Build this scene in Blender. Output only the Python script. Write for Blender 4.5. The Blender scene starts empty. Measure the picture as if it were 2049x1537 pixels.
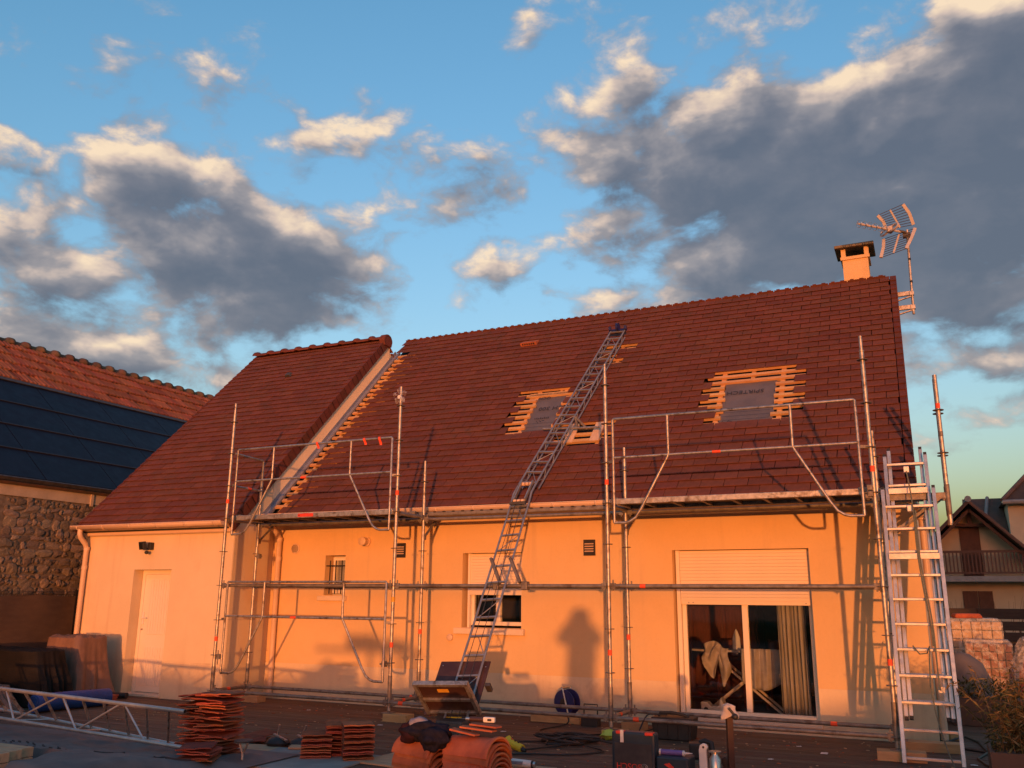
import bpy, bmesh, math, random
from mathutils import Vector, Matrix, noise
random.seed(11)
RAD = math.radians
scene = bpy.context.scene
COL = scene.collection

# ------------------------------------------------------------------ camera
CAM = Vector((3.5413, -10.2593, -0.1402))
YAW, PITCH, ROLL = 0.442125, 0.24092, 0.007664
fw = Vector((-math.sin(YAW)*math.cos(PITCH), math.cos(YAW)*math.cos(PITCH), math.sin(PITCH)))
rt = Vector((math.cos(YAW), math.sin(YAW), 0)); up = rt.cross(fw)
r2 = rt*math.cos(ROLL)+up*math.sin(ROLL); u2 = up*math.cos(ROLL)-rt*math.sin(ROLL)
cd = bpy.data.cameras.new('camera'); cam = bpy.data.objects.new('camera', cd); COL.objects.link(cam)
cam.matrix_world = Matrix(((r2.x, u2.x, -fw.x, CAM.x), (r2.y, u2.y, -fw.y, CAM.y), (r2.z, u2.z, -fw.z, CAM.z), (0, 0, 0, 1)))
cd.sensor_width = 36; cd.lens = 36*1736.745/2049; cd.clip_start = 0.02; cd.clip_end = 3000
scene.camera = cam

# ------------------------------------------------------------------ sun and sky
SUN_T, SUN_E = 0.384, 0.0135            # light travels (-T, 1, -E)
SUN_STRENGTH = 3.45
SUN_COLOR = (1.0, 0.335, 0.085)
SKY_GAIN = 1.0
SKY_TINT = (0.58, 0.745, 1.02)
SKY_POW = (1.40, 1.03, 1.0)
ld = bpy.data.lights.new('sun', 'SUN'); sun = bpy.data.objects.new('sun', ld); COL.objects.link(sun)
sdir = Vector((-SUN_T, 1, -SUN_E)).normalized()
sun.rotation_euler = sdir.to_track_quat('-Z', 'Y').to_euler()
ld.energy = SUN_STRENGTH; ld.color = SUN_COLOR; ld.angle = RAD(0.8)

class NT:
    """tiny node-tree helper"""
    def __init__(s, tree): s.t = tree; s.n = tree.nodes; s.l = tree.links
    def node(s, typ, **kw):
        nd = s.n.new(typ)
        for k, v in kw.items():
            if hasattr(nd, k): setattr(nd, k, v)
        return nd
    def put(s, sock, v):
        if v is None: return
        if isinstance(v, bpy.types.NodeSocket): s.l.new(v, sock)
        else: sock.default_value = v
    def math(s, op, a, b=None, c=None, clamp=False):
        m = s.n.new('ShaderNodeMath'); m.operation = op; m.use_clamp = clamp
        s.put(m.inputs[0], a); s.put(m.inputs[1], b); s.put(m.inputs[2], c); return m.outputs[0]
    def vmath(s, op, a, b=None):
        m = s.n.new('ShaderNodeVectorMath'); m.operation = op
        s.put(m.inputs[0], a); s.put(m.inputs[1], b); return m.outputs[0]
    def mix(s, f, a, b, blend='MIX'):
        m = s.n.new('ShaderNodeMix'); m.data_type = 'RGBA'; m.blend_type = blend
        s.put(m.inputs[0], f); s.put(m.inputs[6], a); s.put(m.inputs[7], b); return m.outputs[2]
    def noise(s, vec, scale, detail=4, rough=0.55, dist=0.0):
        n = s.n.new('ShaderNodeTexNoise'); s.put(n.inputs['Vector'], vec)
        n.inputs['Scale'].default_value = scale; n.inputs['Detail'].default_value = detail
        n.inputs['Roughness'].default_value = rough; n.inputs['Distortion'].default_value = dist
        return n
    def ramp(s, f, stops):
        r = s.n.new('ShaderNodeValToRGB'); s.put(r.inputs[0], f)
        e = r.color_ramp.elements
        while len(e) < len(stops): e.new(0.5)
        for q, (p, c) in zip(e, stops): q.position = p; q.color = c if len(c) == 4 else (*c, 1)
        return r.outputs[0]
    def smooth(s, x, lo, hi):
        m = s.n.new('ShaderNodeMapRange'); m.interpolation_type = 'SMOOTHSTEP'
        s.put(m.inputs[0], x); s.put(m.inputs[1], lo); s.put(m.inputs[2], hi)
        m.inputs[3].default_value = 0; m.inputs[4].default_value = 1; return m.outputs[0]

world = bpy.data.worlds.new('World'); scene.world = world; world.use_nodes = True
wt = world.node_tree; wt.nodes.clear(); W = NT(wt)
sky = W.node('ShaderNodeTexSky', sky_type='NISHITA'); sky.sun_disc = False
sky.sun_elevation = math.atan(SUN_E); sky.sun_rotation = math.atan2(SUN_T, -1)
sky.altitude = 100; sky.air_density = 1.0; sky.dust_density = 3.0; sky.ozone_density = 1.0

# cloud masses: (azimuth deg right of +Y, elevation deg, half width deg, half height deg, weight)
CLOUDS = [
    (-57.4,24.9,3.0,1.1,1), (-50.9,25.4,4.3,2.1,1), (-46.6,25.7,2.9,1.8,0.9), (-55.5,19.4,4.7,1.7,1), (-51.3,19.0,3.8,1.2,0.8),
    (-41.0,21.1,4.5,3.6,1.3), (-45.8,21.2,5.5,3.0,1.1), (-49.6,22.1,3.7,1.5,0.8), (-41.1,18.2,5.9,2.2,1), (-37.8,17.5,3.0,1.1,0.8),
    (-55.5,15.5,4.1,1.4,0.9), (-51.1,14.7,6.5,1.3,0.85), (-47.2,13.6,5.5,1.2,0.8), (-41.5,15.7,3.2,1.3,0.7), (-43.1,26.1,2.7,1.0,0.45),
    (-39.7,29.9,2.2,0.9,0.75), (-35.0,28.8,1.8,1.4,0.6), (-28.7,27.3,3.1,1.9,0.8), (-34.5,20.0,2.1,0.8,0.85), (-26.2,20.4,3.2,1.1,0.9),
    (-33.7,23.9,1.6,0.7,0.5), (-30.5,22.8,1.0,0.4,0.6), (-24.4,36.4,0.8,0.4,0.55), (-49.3,32.1,6.6,1.6,0.36), (-40.2,27.8,0.9,0.4,0.5),
    (-16.8,32.0,4.0,2.0,0.7), (-18.6,27.9,3.9,2.3,0.95), (-14.4,29.4,3.2,1.8,0.8), (-10.2,29.9,3.7,2.2,1.1), (-8.7,26.8,8.8,3.5,1.4),
    (-4.0,28.5,4.1,2.0,1.1), (0.4,28.1,7.6,3.5,1.45), (6.2,30.7,4.4,3.0,1.35), (-2.0,22.9,10.5,3.4,1.45), (5.5,23.5,6.5,5.5,1.45), (-15.7,24.3,5.5,2.2,0.9),
    (-9.1,21.3,6.9,2.2,1.15), (-18.3,18.9,5.1,1.2,0.75), (-12.5,19.3,4.9,1.1,0.9), (4.6,18.5,5.4,2.5,1.15), (4.2,14.6,3.8,1.3,0.7),
    (2.2,13.3,3.2,1.2,0.55), (4.0,10.5,4.0,1.2,0.5), (-22.3,30.7,2.6,1.2,0.35), (-13.9,32.4,2.5,0.9,0.6), (-12.3,35.5,4.3,1.1,0.3),
]

# the cloud field, sampled from the masses above on a coarse azimuth/elevation grid and held in colour ramps (3 elevation bands per ramp)
AZ0, AZ1, EL0, DEL, NB, NS = -62.0, 12.0, 8.0, 2.2, 15, 32
def mass(az, el):
    v = -0.3
    for a, e, hx, hy, w in CLOUDS:
        hx = max(hx*1.02, 1.7); hy = max(hy*1.02, 1.2)
        v = max(v, w-0.62*w*math.hypot((az-a)/hx, (el-e)/hy))
    return min(1.4, v)
def cloud_nodes(d):
    G = W
    st = G.vmath('MULTIPLY', d, (1, 1, 1.7))
    big = G.noise(st, 11.0, 2, 0.5)
    f0 = G.noise(st, 13.0, 8, 0.57, 0.2)
    f1 = G.noise(G.vmath('ADD', st, (-0.010, -0.010, 0.040)), 13.0, 4, 0.54, 0.15)
    wob = G.vmath('MULTIPLY', G.vmath('SUBTRACT', big.outputs['Color'], (0.5, 0.5, 0.5)), (0.10, 0.10, 0.075))
    sp = G.node('ShaderNodeSeparateXYZ'); G.put(sp.inputs[0], G.vmath('NORMALIZE', G.vmath('ADD', d, wob)))
    az = G.math('MULTIPLY_ADD', G.math('ARCTAN2', sp.outputs[0], sp.outputs[1]), 57.2958, -AZ0)
    az = G.math('DIVIDE', G.math('PINGPONG', az, AZ1-AZ0), AZ1-AZ0)
    el = G.math('MULTIPLY_ADD', G.math('ARCSINE', sp.outputs[2]), 57.2958/DEL, -EL0/DEL)
    def field(azs, els):
        out = None
        for k in range(NB//3):
            stops = []
            for i in range(NS):
                p = i/(NS-1); A = AZ0+p*(AZ1-AZ0)
                stops.append((p, tuple((mass(A, EL0+DEL*(3*k+j))+0.3)/1.7 for j in range(3))))
            col = G.ramp(azs, stops)
            t = G.vmath('ABSOLUTE', G.vmath('SUBTRACT', els, (3*k, 3*k+1, 3*k+2)))
            t = G.vmath('MAXIMUM', G.vmath('SUBTRACT', (1, 1, 1), t), (0, 0, 0))
            m = G.n.new('ShaderNodeVectorMath'); m.operation = 'DOT_PRODUCT'; G.put(m.inputs[0], col); G.put(m.inputs[1], t)
            out = m.outputs['Value'] if out is None else G.math('ADD', out, m.outputs['Value'])
        return G.math('MULTIPLY_ADD', out, 1.7, -0.3)
    b0 = field(az, el); b1 = field(G.math('ADD', az, -0.012), G.math('ADD', el, 0.80))
    c0 = G.math('ADD', b0, G.math('MULTIPLY_ADD', f0.outputs['Fac'], 2.0, -1.0))
    c1 = G.math('ADD', b1, G.math('MULTIPLY_ADD', f1.outputs['Fac'], 1.5, -0.75))
    return c0, c1, f0.outputs['Fac']
tc = W.node('ShaderNodeTexCoord')
D0 = tc.outputs['Generated']
c0, c1, fn = cloud_nodes(D0)
alpha = W.smooth(c0, 0.06, 0.56)
# the less cloud lies above and towards the sun, the more light this part catches: cream tops, mauve flanks, slate bases
light = W.math('SUBTRACT', 1.0, W.smooth(c1, -0.15, 1.00))
light = W.math('MULTIPLY', light, W.math('MULTIPLY_ADD', W.smooth(c0, 0.05, 0.65), 0.45, 0.55))
light = W.math('ADD', light, W.math('MULTIPLY_ADD', fn, 0.62, -0.27))
cc = W.ramp(light, [(0.0, (0.118, 0.134, 0.178)), (0.30, (0.190, 0.190, 0.225)), (0.58, (0.340, 0.305, 0.310)), (0.80, (0.68, 0.53, 0.44)), (1.0, (1.0, 0.77, 0.53))])
sc3 = W.node('ShaderNodeSeparateColor'); W.put(sc3.inputs[0], sky.outputs[0])
cc3 = W.node('ShaderNodeCombineColor')
for i in range(3):                                    # slightly deeper blue overhead
    W.put(cc3.inputs[i], W.math('MULTIPLY', W.math('POWER', sc3.outputs[i], SKY_POW[i]), SKY_GAIN*SKY_TINT[i]))
skyc = cc3.outputs[0]
final = W.mix(W.math('MULTIPLY', alpha, 0.93), skyc, cc)
bg = W.node('ShaderNodeBackground'); W.put(bg.inputs[0], final); bg.inputs[1].default_value = 1.0
wo = W.node('ShaderNodeOutputWorld'); W.l.new(bg.outputs[0], wo.inputs[0])

scene.view_settings.view_transform = 'Standard'; scene.view_settings.look = 'None'
scene.view_settings.exposure = 0.0; scene.view_settings.gamma = 1.0; scene.view_settings.use_curve_mapping = False
scene.cycles.use_denoising = True

# ------------------------------------------------------------------ helpers
def link(o): COL.objects.link(o); return o
def root_loc(p):
    while p.parent is not None: p = p.parent
    return Vector(p.location)
def thing(name, label, cat, loc=(0, 0, 0), group=None):
    o = link(bpy.data.objects.new(name, None)); o.location = loc; o.empty_display_size = 0.1
    tag(o, label, cat, group); return o
def tag(o, label, cat, group=None):
    o['label'] = label; o['category'] = cat
    if group: o['group'] = group
    return o
class MB:
    """collects geometry in world coordinates; build() links it as one mesh object"""
    def __init__(s, M=None): s.v = []; s.f = []; s.M = M
    def add(s, vs, fs):
        n = len(s.v)
        s.v += [(s.M @ Vector(p)) if s.M else Vector(p) for p in vs]
        s.f += [tuple(i+n for i in f) for f in fs]; return s
    def box(s, a, b):
        (x0, y0, z0), (x1, y1, z1) = a, b
        return s.add([(x0,y0,z0),(x1,y0,z0),(x1,y1,z0),(x0,y1,z0),(x0,y0,z1),(x1,y0,z1),(x1,y1,z1),(x0,y1,z1)],
                     [(0,3,2,1),(4,5,6,7),(0,1,5,4),(1,2,6,5),(2,3,7,6),(3,0,4,7)])
    def beam(s, p0, p1, w, h, upv=(0, 0, 1)):
        p0, p1 = Vector(p0), Vector(p1); d = (p1-p0).normalized(); u = Vector(upv)
        a = d.cross(u)
        if a.length < 1e-4: a = d.cross(Vector((1, 0, 0)))
        a.normalize(); b = a.cross(d).normalized(); a *= w/2; b *= h/2
        q = [p0-a-b, p0+a-b, p0+a+b, p0-a+b, p1-a-b, p1+a-b, p1+a+b, p1-a+b]
        return s.add(q, [(0,1,2,3),(7,6,5,4),(0,4,5,1),(1,5,6,2),(2,6,7,3),(3,7,4,0)])
    def tube(s, p0, p1, r, n=10, r1=None, cap=True):
        return s.path([p0, p1], r, n, cap, r1)
    def path(s, pts, r, n=8, cap=True, r1=None, closed=False):
        pts = [Vector(p) for p in pts]; rings = []; prev = None; m = len(pts)
        for i, p in enumerate(pts):
            if closed: d = pts[(i+1) % m]-pts[i-1]
            else: d = pts[min(i+1, m-1)]-pts[max(i-1, 0)]
            d.normalize()
            a = prev-d*prev.dot(d) if prev is not None else d.orthogonal()
            if a.length < 1e-5: a = d.orthogonal()
            a.normalize(); prev = a; b = d.cross(a)
            rr = r if r1 is None else r+(r1-r)*i/(m-1)
            if callable(r): rr = r(i/(m-1))
            rings.append([p+(a*math.cos(2*math.pi*k/n)+b*math.sin(2*math.pi*k/n))*rr for k in range(n)])
        vs = [q for R_ in rings for q in R_]; fs = []
        for i in range(m if closed else m-1):
            for k in range(n):
                j = (i+1) % m
                fs.append((i*n+k, i*n+(k+1) % n, j*n+(k+1) % n, j*n+k))
        if cap and not closed: fs += [tuple(range(n))[::-1], tuple((m-1)*n+k for k in range(n))]
        return s.add(vs, fs)
    def lathe(s, prof, c=(0, 0, 0), n=16, axis='Z', cap=True):
        c = Vector(c); vs = []; fs = []
        for r, h in prof:
            for k in range(n):
                a = 2*math.pi*k/n; p = (r*math.cos(a), r*math.sin(a), h)
                if axis == 'X': p = (p[2], p[0], p[1])
                if axis == 'Y': p = (p[0], p[2], p[1])
                vs.append(c+Vector(p))
        m = len(prof)
        for i in range(m-1):
            for k in range(n): fs.append((i*n+k, i*n+(k+1) % n, (i+1)*n+(k+1) % n, (i+1)*n+k))
        if cap: fs += [tuple(range(n))[::-1], tuple((m-1)*n+k for k in range(n))]
        return s.add(vs, fs)
    def prism(s, poly, a, b, axis='Y'):
        """poly in the plane across the axis; extruded from a to b"""
        def P(u, v, t): return {'Y': (u, t, v), 'X': (t, u, v), 'Z': (u, v, t)}[axis]
        n = len(poly)
        vs = [P(u, v, a) for u, v in poly]+[P(u, v, b) for u, v in poly]
        return s.add(vs, [tuple(range(n)), tuple(range(2*n-1, n-1, -1))]+[(i, i+n, (i+1) % n+n, (i+1) % n) for i in range(n)])
    def ball(s, c, r, nu=12, nv=8, wob=0.0, seed=0):
        c = Vector(c); r = r if hasattr(r, '__len__') else (r, r, r); vs = [c+Vector((0, 0, -r[2]))]; fs = []
        for j in range(1, nv):
            t = math.pi*j/nv
            for i in range(nu):
                p = 2*math.pi*i/nu; q = Vector((math.sin(t)*math.cos(p), math.sin(t)*math.sin(p), -math.cos(t)))
                k = 1+wob*noise.noise(q*1.7+Vector((seed*3.1, seed, 0)))
                vs.append(c+Vector((q.x*r[0]*k, q.y*r[1]*k, q.z*r[2]*k)))
        vs.append(c+Vector((0, 0, r[2]))); e = len(vs)-1
        for i in range(nu):
            fs.append((0, 1+(i+1) % nu, 1+i)); fs.append((e, e-nu+i, e-nu+(i+1) % nu))
        for j in range(nv-2):
            for i in range(nu):
                a = 1+j*nu+i; b = 1+j*nu+(i+1) % nu; fs.append((a, b, b+nu, a+nu))
        return s.add(vs, fs)
    def grid(s, fn, nu, nv, thick=None):
        vs = [fn(i/nu, j/nv) for j in range(nv+1) for i in range(nu+1)]
        fs = [(j*(nu+1)+i, j*(nu+1)+i+1, (j+1)*(nu+1)+i+1, (j+1)*(nu+1)+i) for j in range(nv) for i in range(nu)]
        return s.add(vs, fs)
    def mesh(s, name, off):
        me = bpy.data.meshes.new(name); me.from_pydata([tuple(p-off) for p in s.v], [], s.f); me.update()
        return me
    def build(s, name, m, parent=None, smooth=False, bevel=0.0, ang=40, solid=0.0, loc=None, fix=True):
        if parent is not None: off = root_loc(parent)
        elif loc is not None: off = Vector(loc)
        else:
            lo = [min(p[k] for p in s.v) for k in range(3)]; hi = [max(p[k] for p in s.v) for k in range(3)]
            off = Vector(((lo[0]+hi[0])/2, (lo[1]+hi[1])/2, lo[2]))
        me = s.mesh(name, off)
        if fix:
            bm = bmesh.new(); bm.from_mesh(me); bmesh.ops.recalc_face_normals(bm, faces=bm.faces); bm.to_mesh(me); bm.free()
        o = link(bpy.data.objects.new(name, me))
        if parent is not None: o.parent = parent
        else: o.location = off
        if isinstance(m, (list, tuple)):
            for q in m: me.materials.append(q)
        else: me.materials.append(m)
        if smooth:
            for p in me.polygons: p.use_smooth = True
            me.set_sharp_from_angle(angle=RAD(ang))
        if solid:
            md = o.modifiers.new('solid', 'SOLIDIFY'); md.thickness = solid; md.offset = -1
        if bevel:
            md = o.modifiers.new('bevel', 'BEVEL'); md.width = bevel; md.segments = 2; md.limit_method = 'ANGLE'; md.angle_limit = RAD(40)
        return o
def structure(o): o['kind'] = 'structure'; return o
def T(x, y, z): return Matrix.Translation((x, y, z))
def Rz(a): return Matrix.Rotation(RAD(a), 4, 'Z')
def Rx(a): return Matrix.Rotation(RAD(a), 4, 'X')
def Ry(a): return Matrix.Rotation(RAD(a), 4, 'Y')
def lettering(txt, size, M, m, parent, name='lettering', depth=0.0008):
    cu = bpy.data.curves.new(name, 'FONT'); cu.body = txt; cu.size = size; cu.align_x = 'CENTER'; cu.align_y = 'CENTER'; cu.extrude = depth
    cu.resolution_u = 3
    tmp = link(bpy.data.objects.new('tmp', cu)); dg = bpy.context.evaluated_depsgraph_get()
    me = bpy.data.meshes.new_from_object(tmp.evaluated_get(dg)); COL.objects.unlink(tmp); bpy.data.objects.remove(tmp)
    me.transform(T(*(-root_loc(parent))) @ M); me.materials.clear(); me.materials.append(m)
    o = link(bpy.data.objects.new(name, me)); o.parent = parent; return o

# ------------------------------------------------------------------ materials
def pm(name, c1, c2=None, scale=6.0, rough=0.7, metal=0.0, bump=0.0, bscale=60.0, stretch=(1, 1, 1), spec=0.4, detail=5, vary=0.0, lo=0.35, hi=0.65, c3=None, s3=1.0, coat=0.0, streak=None):
    """procedural material: two tones mixed by noise, optional stain tone c3, fine bump, per-piece variation"""
    m = bpy.data.materials.new(name); m.use_nodes = True; t = m.node_tree; N = NT(t)
    b = t.nodes['Principled BSDF']; tcn = N.node('ShaderNodeTexCoord')
    vec = N.vmath('MULTIPLY', tcn.outputs['Object'], stretch)
    if vary or True:
        oi = N.node('ShaderNodeObjectInfo'); ge = N.node('ShaderNodeNewGeometry')
        rnd = N.math('FRACT', N.math('ADD', N.math('MULTIPLY', oi.outputs['Random'], 7.13), ge.outputs['Random Per Island']))
    if vary: vec = N.vmath('ADD', vec, N.vmath('SCALE', (31.7, 17.3, 11.1), None)) if False else vec
    c2 = c2 or tuple(x*0.8 for x in c1)
    n1 = N.noise(vec, scale, detail, 0.6)
    col = N.mix(N.smooth(n1.outputs['Fac'], lo, hi), (*c1, 1), (*c2, 1))
    if c3:
        n3 = N.noise(vec, s3, 6, 0.65, 0.4)
        col = N.mix(N.smooth(n3.outputs['Fac'], 0.52, 0.68), col, (*c3, 1))
    if streak:
        ns = N.noise(N.vmath('MULTIPLY', tcn.outputs['Object'], (5.5, 5.5, 0.35)), 1.0, 6, 0.62); nk = N.noise(vec, 0.55, 3, 0.5)
        col = N.mix(N.math('MULTIPLY', N.math('MULTIPLY', N.smooth(ns.outputs['Fac'], 0.50, 0.72), N.smooth(nk.outputs['Fac'], 0.40, 0.62)), 0.75), col, (*streak, 1))
        n9 = N.noise(vec, 34.0, 4, 0.7); col = N.mix(N.math('MULTIPLY', N.smooth(n9.outputs['Fac'], 0.45, 0.75), 0.16), col, (*[q*0.72 for q in c1], 1))
    if vary:
        hs = N.node('ShaderNodeHueSaturation'); N.put(hs.inputs['Color'], col)
        N.put(hs.inputs['Value'], N.math('MULTIPLY_ADD', rnd, 2*vary, 1-vary))
        N.put(hs.inputs['Hue'], N.math('MULTIPLY_ADD', N.math('FRACT', N.math('MULTIPLY', rnd, 5.7)), 0.03*min(1, vary*3), 0.5-0.015*min(1, vary*3)))
        col = hs.outputs[0]
    N.put(b.inputs['Base Color'], col)
    nr = N.noise(vec, scale*2.3, 4, 0.6)
    N.put(b.inputs['Roughness'], N.math('MULTIPLY_ADD', nr.outputs['Fac'], 0.25, rough-0.125, clamp=True))
    b.inputs['Metallic'].default_value = metal; b.inputs['Specular IOR Level'].default_value = spec
    if coat: b.inputs['Coat Weight'].default_value = coat
    if bump:
        nb = N.noise(vec, bscale, 5, 0.65)
        bp = N.node('ShaderNodeBump'); bp.inputs['Strength'].default_value = min(1, bump); bp.inputs['Distance'].default_value = 0.004 if bump <= 1 else 0.004*bump
        N.put(bp.inputs['Height'], nb.outputs['Fac']); N.put(b.inputs['Normal'], bp.outputs[0])
    return m
M = {}
M['main_wall'] = pm('ochre_render', (0.70, 0.475, 0.24), (0.66, 0.445, 0.222), 1.3, 0.9, bump=0.35, bscale=220, spec=0.2, c3=(0.67, 0.465, 0.245), s3=0.7, streak=(0.60, 0.41, 0.22))
M['wing_wall'] = pm('cream_render', (0.69, 0.55, 0.36), (0.655, 0.515, 0.335), 1.5, 0.9, bump=0.35, bscale=220, spec=0.2, c3=(0.66, 0.47, 0.29), s3=0.8, streak=(0.60, 0.42, 0.26))
M['strip'] = pm('pale_gable_render', (0.90, 0.70, 0.45), (0.86, 0.66, 0.42), 1.5, 0.9, bump=0.3, bscale=200, spec=0.2)
M['plinth'] = pm('plinth_render', (0.69, 0.545, 0.355), (0.65, 0.505, 0.33), 2.0, 0.9, bump=0.4, bscale=160, spec=0.2, c3=(0.55, 0.41, 0.27), s3=1.6, streak=(0.55, 0.39, 0.25))
M['tile'] = pm('flat_clay_tile', (0.162, 0.054, 0.034), (0.132, 0.046, 0.030), 9, 0.8, bump=0.6, bscale=90, spec=0.2, vary=0.12, c3=(0.12, 0.05, 0.033), s3=3.0)
M['ridge_tile'] = pm('ridge_clay_tile', (0.145, 0.042, 0.025), (0.11, 0.036, 0.023), 9, 0.75, bump=0.4, bscale=90, spec=0.25, vary=0.15)
M['new_clay'] = pm('orange_clay', (0.42, 0.13, 0.06), (0.33, 0.10, 0.05), 7, 0.8, bump=0.5, bscale=110, spec=0.2, vary=0.18, c3=(0.25, 0.085, 0.05), s3=4)
M['dark_clay'] = pm('brown_clay', (0.36, 0.098, 0.048), (0.23, 0.070, 0.040), 7, 0.8, bump=0.5, bscale=110, spec=0.2, vary=0.3, c3=(0.30, 0.10, 0.055), s3=5)
M['batten'] = pm('softwood_batten', (0.62, 0.36, 0.16), (0.52, 0.28, 0.12), 5, 0.8, bump=0.3, bscale=60, stretch=(1, 8, 8), spec=0.2, vary=0.15)
M['pack_tile'] = pm('packed_brown_tile', (0.24, 0.095, 0.055), (0.18, 0.07, 0.045), 7, 0.8, vary=0.2)
M['pale_wood'] = pm('pale_board', (0.72, 0.50, 0.32), (0.62, 0.42, 0.26), 5, 0.8, bump=0.3, bscale=60, stretch=(6, 1, 1), spec=0.2, vary=0.1)
M['underlay'] = pm('roof_underlay', (0.045, 0.035, 0.03), (0.035, 0.03, 0.025), 5, 0.9)
M['membrane'] = pm('grey_membrane', (0.145, 0.125, 0.122), (0.115, 0.10, 0.10), 3, 0.55, bump=0.6, bscale=14, spec=0.4)
M['ink'] = pm('black_print', (0.04, 0.034, 0.035), (0.05, 0.042, 0.042), 20, 0.8)
M['zinc'] = pm('galvanised_sheet', (0.52, 0.52, 0.56), (0.42, 0.42, 0.46), 6, 0.4, metal=0.7, bump=0.2, bscale=20)
M['galv'] = pm('galvanised_steel', (0.50, 0.45, 0.40), (0.34, 0.30, 0.26), 18, 0.45, metal=0.7, bump=0.5, bscale=60, c3=(0.17, 0.12, 0.085), s3=8)
M['galv_dull'] = pm('weathered_steel', (0.27, 0.235, 0.20), (0.19, 0.16, 0.135), 12, 0.6, metal=0.5, bump=0.3, bscale=70, c3=(0.13, 0.095, 0.07), s3=6)
M['galv_dark'] = pm('dark_steel', (0.10, 0.09, 0.085), (0.07, 0.06, 0.055), 12, 0.6, metal=0.4, bump=0.3, bscale=70)
M['alu'] = pm('aluminium', (0.57, 0.545, 0.52), (0.46, 0.44, 0.42), 9, 0.42, metal=0.8, bump=0.15, bscale=60, c3=(0.40, 0.38, 0.37), s3=5)
M['alu_hoist'] = pm('grey_hoist_metal', (0.37, 0.36, 0.36), (0.28, 0.272, 0.272), 9, 0.5, metal=0.6, bump=0.2, bscale=60)
M['red_band'] = pm('orange_red_tape', (0.85, 0.10, 0.03), (0.78, 0.08, 0.025), 20, 0.6)
M['red_sticker'] = pm('red_sticker', (0.65, 0.06, 0.03), (0.6, 0.05, 0.03), 20, 0.6)
M['yellow_band'] = pm('yellow_tape', (0.70, 0.38, 0.03), (0.65, 0.33, 0.03), 20, 0.6)
M['plank_ply'] = pm('scaffold_ply', (0.10, 0.065, 0.045), (0.075, 0.05, 0.035), 8, 0.7, bump=0.3)
M['gutter'] = pm('sand_pvc', (0.66, 0.47, 0.32), (0.62, 0.44, 0.30), 3, 0.45, spec=0.45)
M['white_pvc'] = pm('white_pvc', (0.76, 0.66, 0.53), (0.73, 0.63, 0.50), 3, 0.4, spec=0.5)
M['shutter'] = pm('cream_shutter', (0.78, 0.62, 0.44), (0.75, 0.59, 0.42), 3, 0.5, spec=0.4)
M['stone_sill'] = pm('cast_sill', (0.72, 0.57, 0.42), (0.66, 0.52, 0.38), 5, 0.85, bump=0.3)
M['black'] = pm('black_plastic', (0.022, 0.021, 0.021), (0.03, 0.028, 0.027), 12, 0.55, spec=0.4)
M['iron'] = pm('black_iron', (0.025, 0.02, 0.02), (0.035, 0.03, 0.03), 12, 0.6, metal=0.3)
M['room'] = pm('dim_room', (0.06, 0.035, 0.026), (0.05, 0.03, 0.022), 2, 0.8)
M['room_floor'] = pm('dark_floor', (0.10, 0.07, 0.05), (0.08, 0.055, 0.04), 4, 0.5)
M['deck'] = pm('weathered_deck', (0.135, 0.078, 0.050), (0.098, 0.058, 0.038), 3.5, 0.75, bump=0.6, bscale=40, stretch=(0.6, 9, 9), spec=0.3, vary=0.2, c3=(0.15, 0.098, 0.068), s3=0.9)
M['soil'] = pm('garden_ground', (0.13, 0.105, 0.07), (0.09, 0.085, 0.05), 1.2, 0.95, bump=1, bscale=30, c3=(0.07, 0.085, 0.035), s3=0.3)
M['stone'] = pm('rubble_stone', (0.225, 0.175, 0.13), (0.17, 0.133, 0.10), 14, 0.95, bump=2.5, bscale=30, spec=0.1, vary=0.38, c3=(0.31, 0.245, 0.18), s3=7)
M['mortar'] = pm('old_mortar', (0.21, 0.165, 0.12), (0.14, 0.108, 0.078), 12, 0.95, bump=2, bscale=30, spec=0.1)
M['old_render'] = pm('old_lime_render', (0.50, 0.38, 0.26), (0.42, 0.32, 0.22), 3, 0.95, bump=0.8, bscale=30, spec=0.15, c3=(0.35, 0.28, 0.20), s3=1.5)
M['neigh_tile'] = pm('old_red_tile', (0.30, 0.10, 0.052), (0.21, 0.075, 0.042), 5, 0.85, bump=0.6, bscale=60, spec=0.2, vary=0.25, c3=(0.12, 0.075, 0.05), s3=2.2)
M['moss_tile'] = pm('mossy_ridge', (0.17, 0.085, 0.05), (0.10, 0.075, 0.045), 6, 0.9, bump=0.8, bscale=50, spec=0.15, vary=0.25)
M['solar'] = pm('solar_glass', (0.008, 0.010, 0.020), (0.010, 0.012, 0.024), 2, 0.5, spec=0.10)
M['screen'] = pm('brown_screen', (0.10, 0.062, 0.042), (0.085, 0.052, 0.036), 4, 0.9, bump=0.5, bscale=200, stretch=(1, 1, 3))
M['brown_tarp'] = pm('brown_tarp', (0.22, 0.125, 0.088), (0.17, 0.095, 0.068), 4, 0.6, bump=0.7, bscale=9, spec=0.35)
M['black_tarp'] = pm('black_tarp', (0.010, 0.009, 0.008), (0.016, 0.013, 0.011), 4, 0.7, bump=0.8, bscale=10, spec=0.15)
M['grey_tarp'] = pm('grey_roof_felt', (0.165, 0.142, 0.132), (0.12, 0.105, 0.10), 3, 0.7, bump=0.7, bscale=8, spec=0.3)
M['blue_tarp'] = pm('blue_tarp', (0.012, 0.065, 0.26), (0.008, 0.045, 0.18), 5, 0.5, bump=2.5, bscale=14, spec=0.4)
M['ply'] = pm('plywood', (0.48, 0.33, 0.19), (0.40, 0.27, 0.16), 4, 0.8, bump=0.3, stretch=(1, 6, 6), c3=(0.3, 0.21, 0.13), s3=2)
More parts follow.
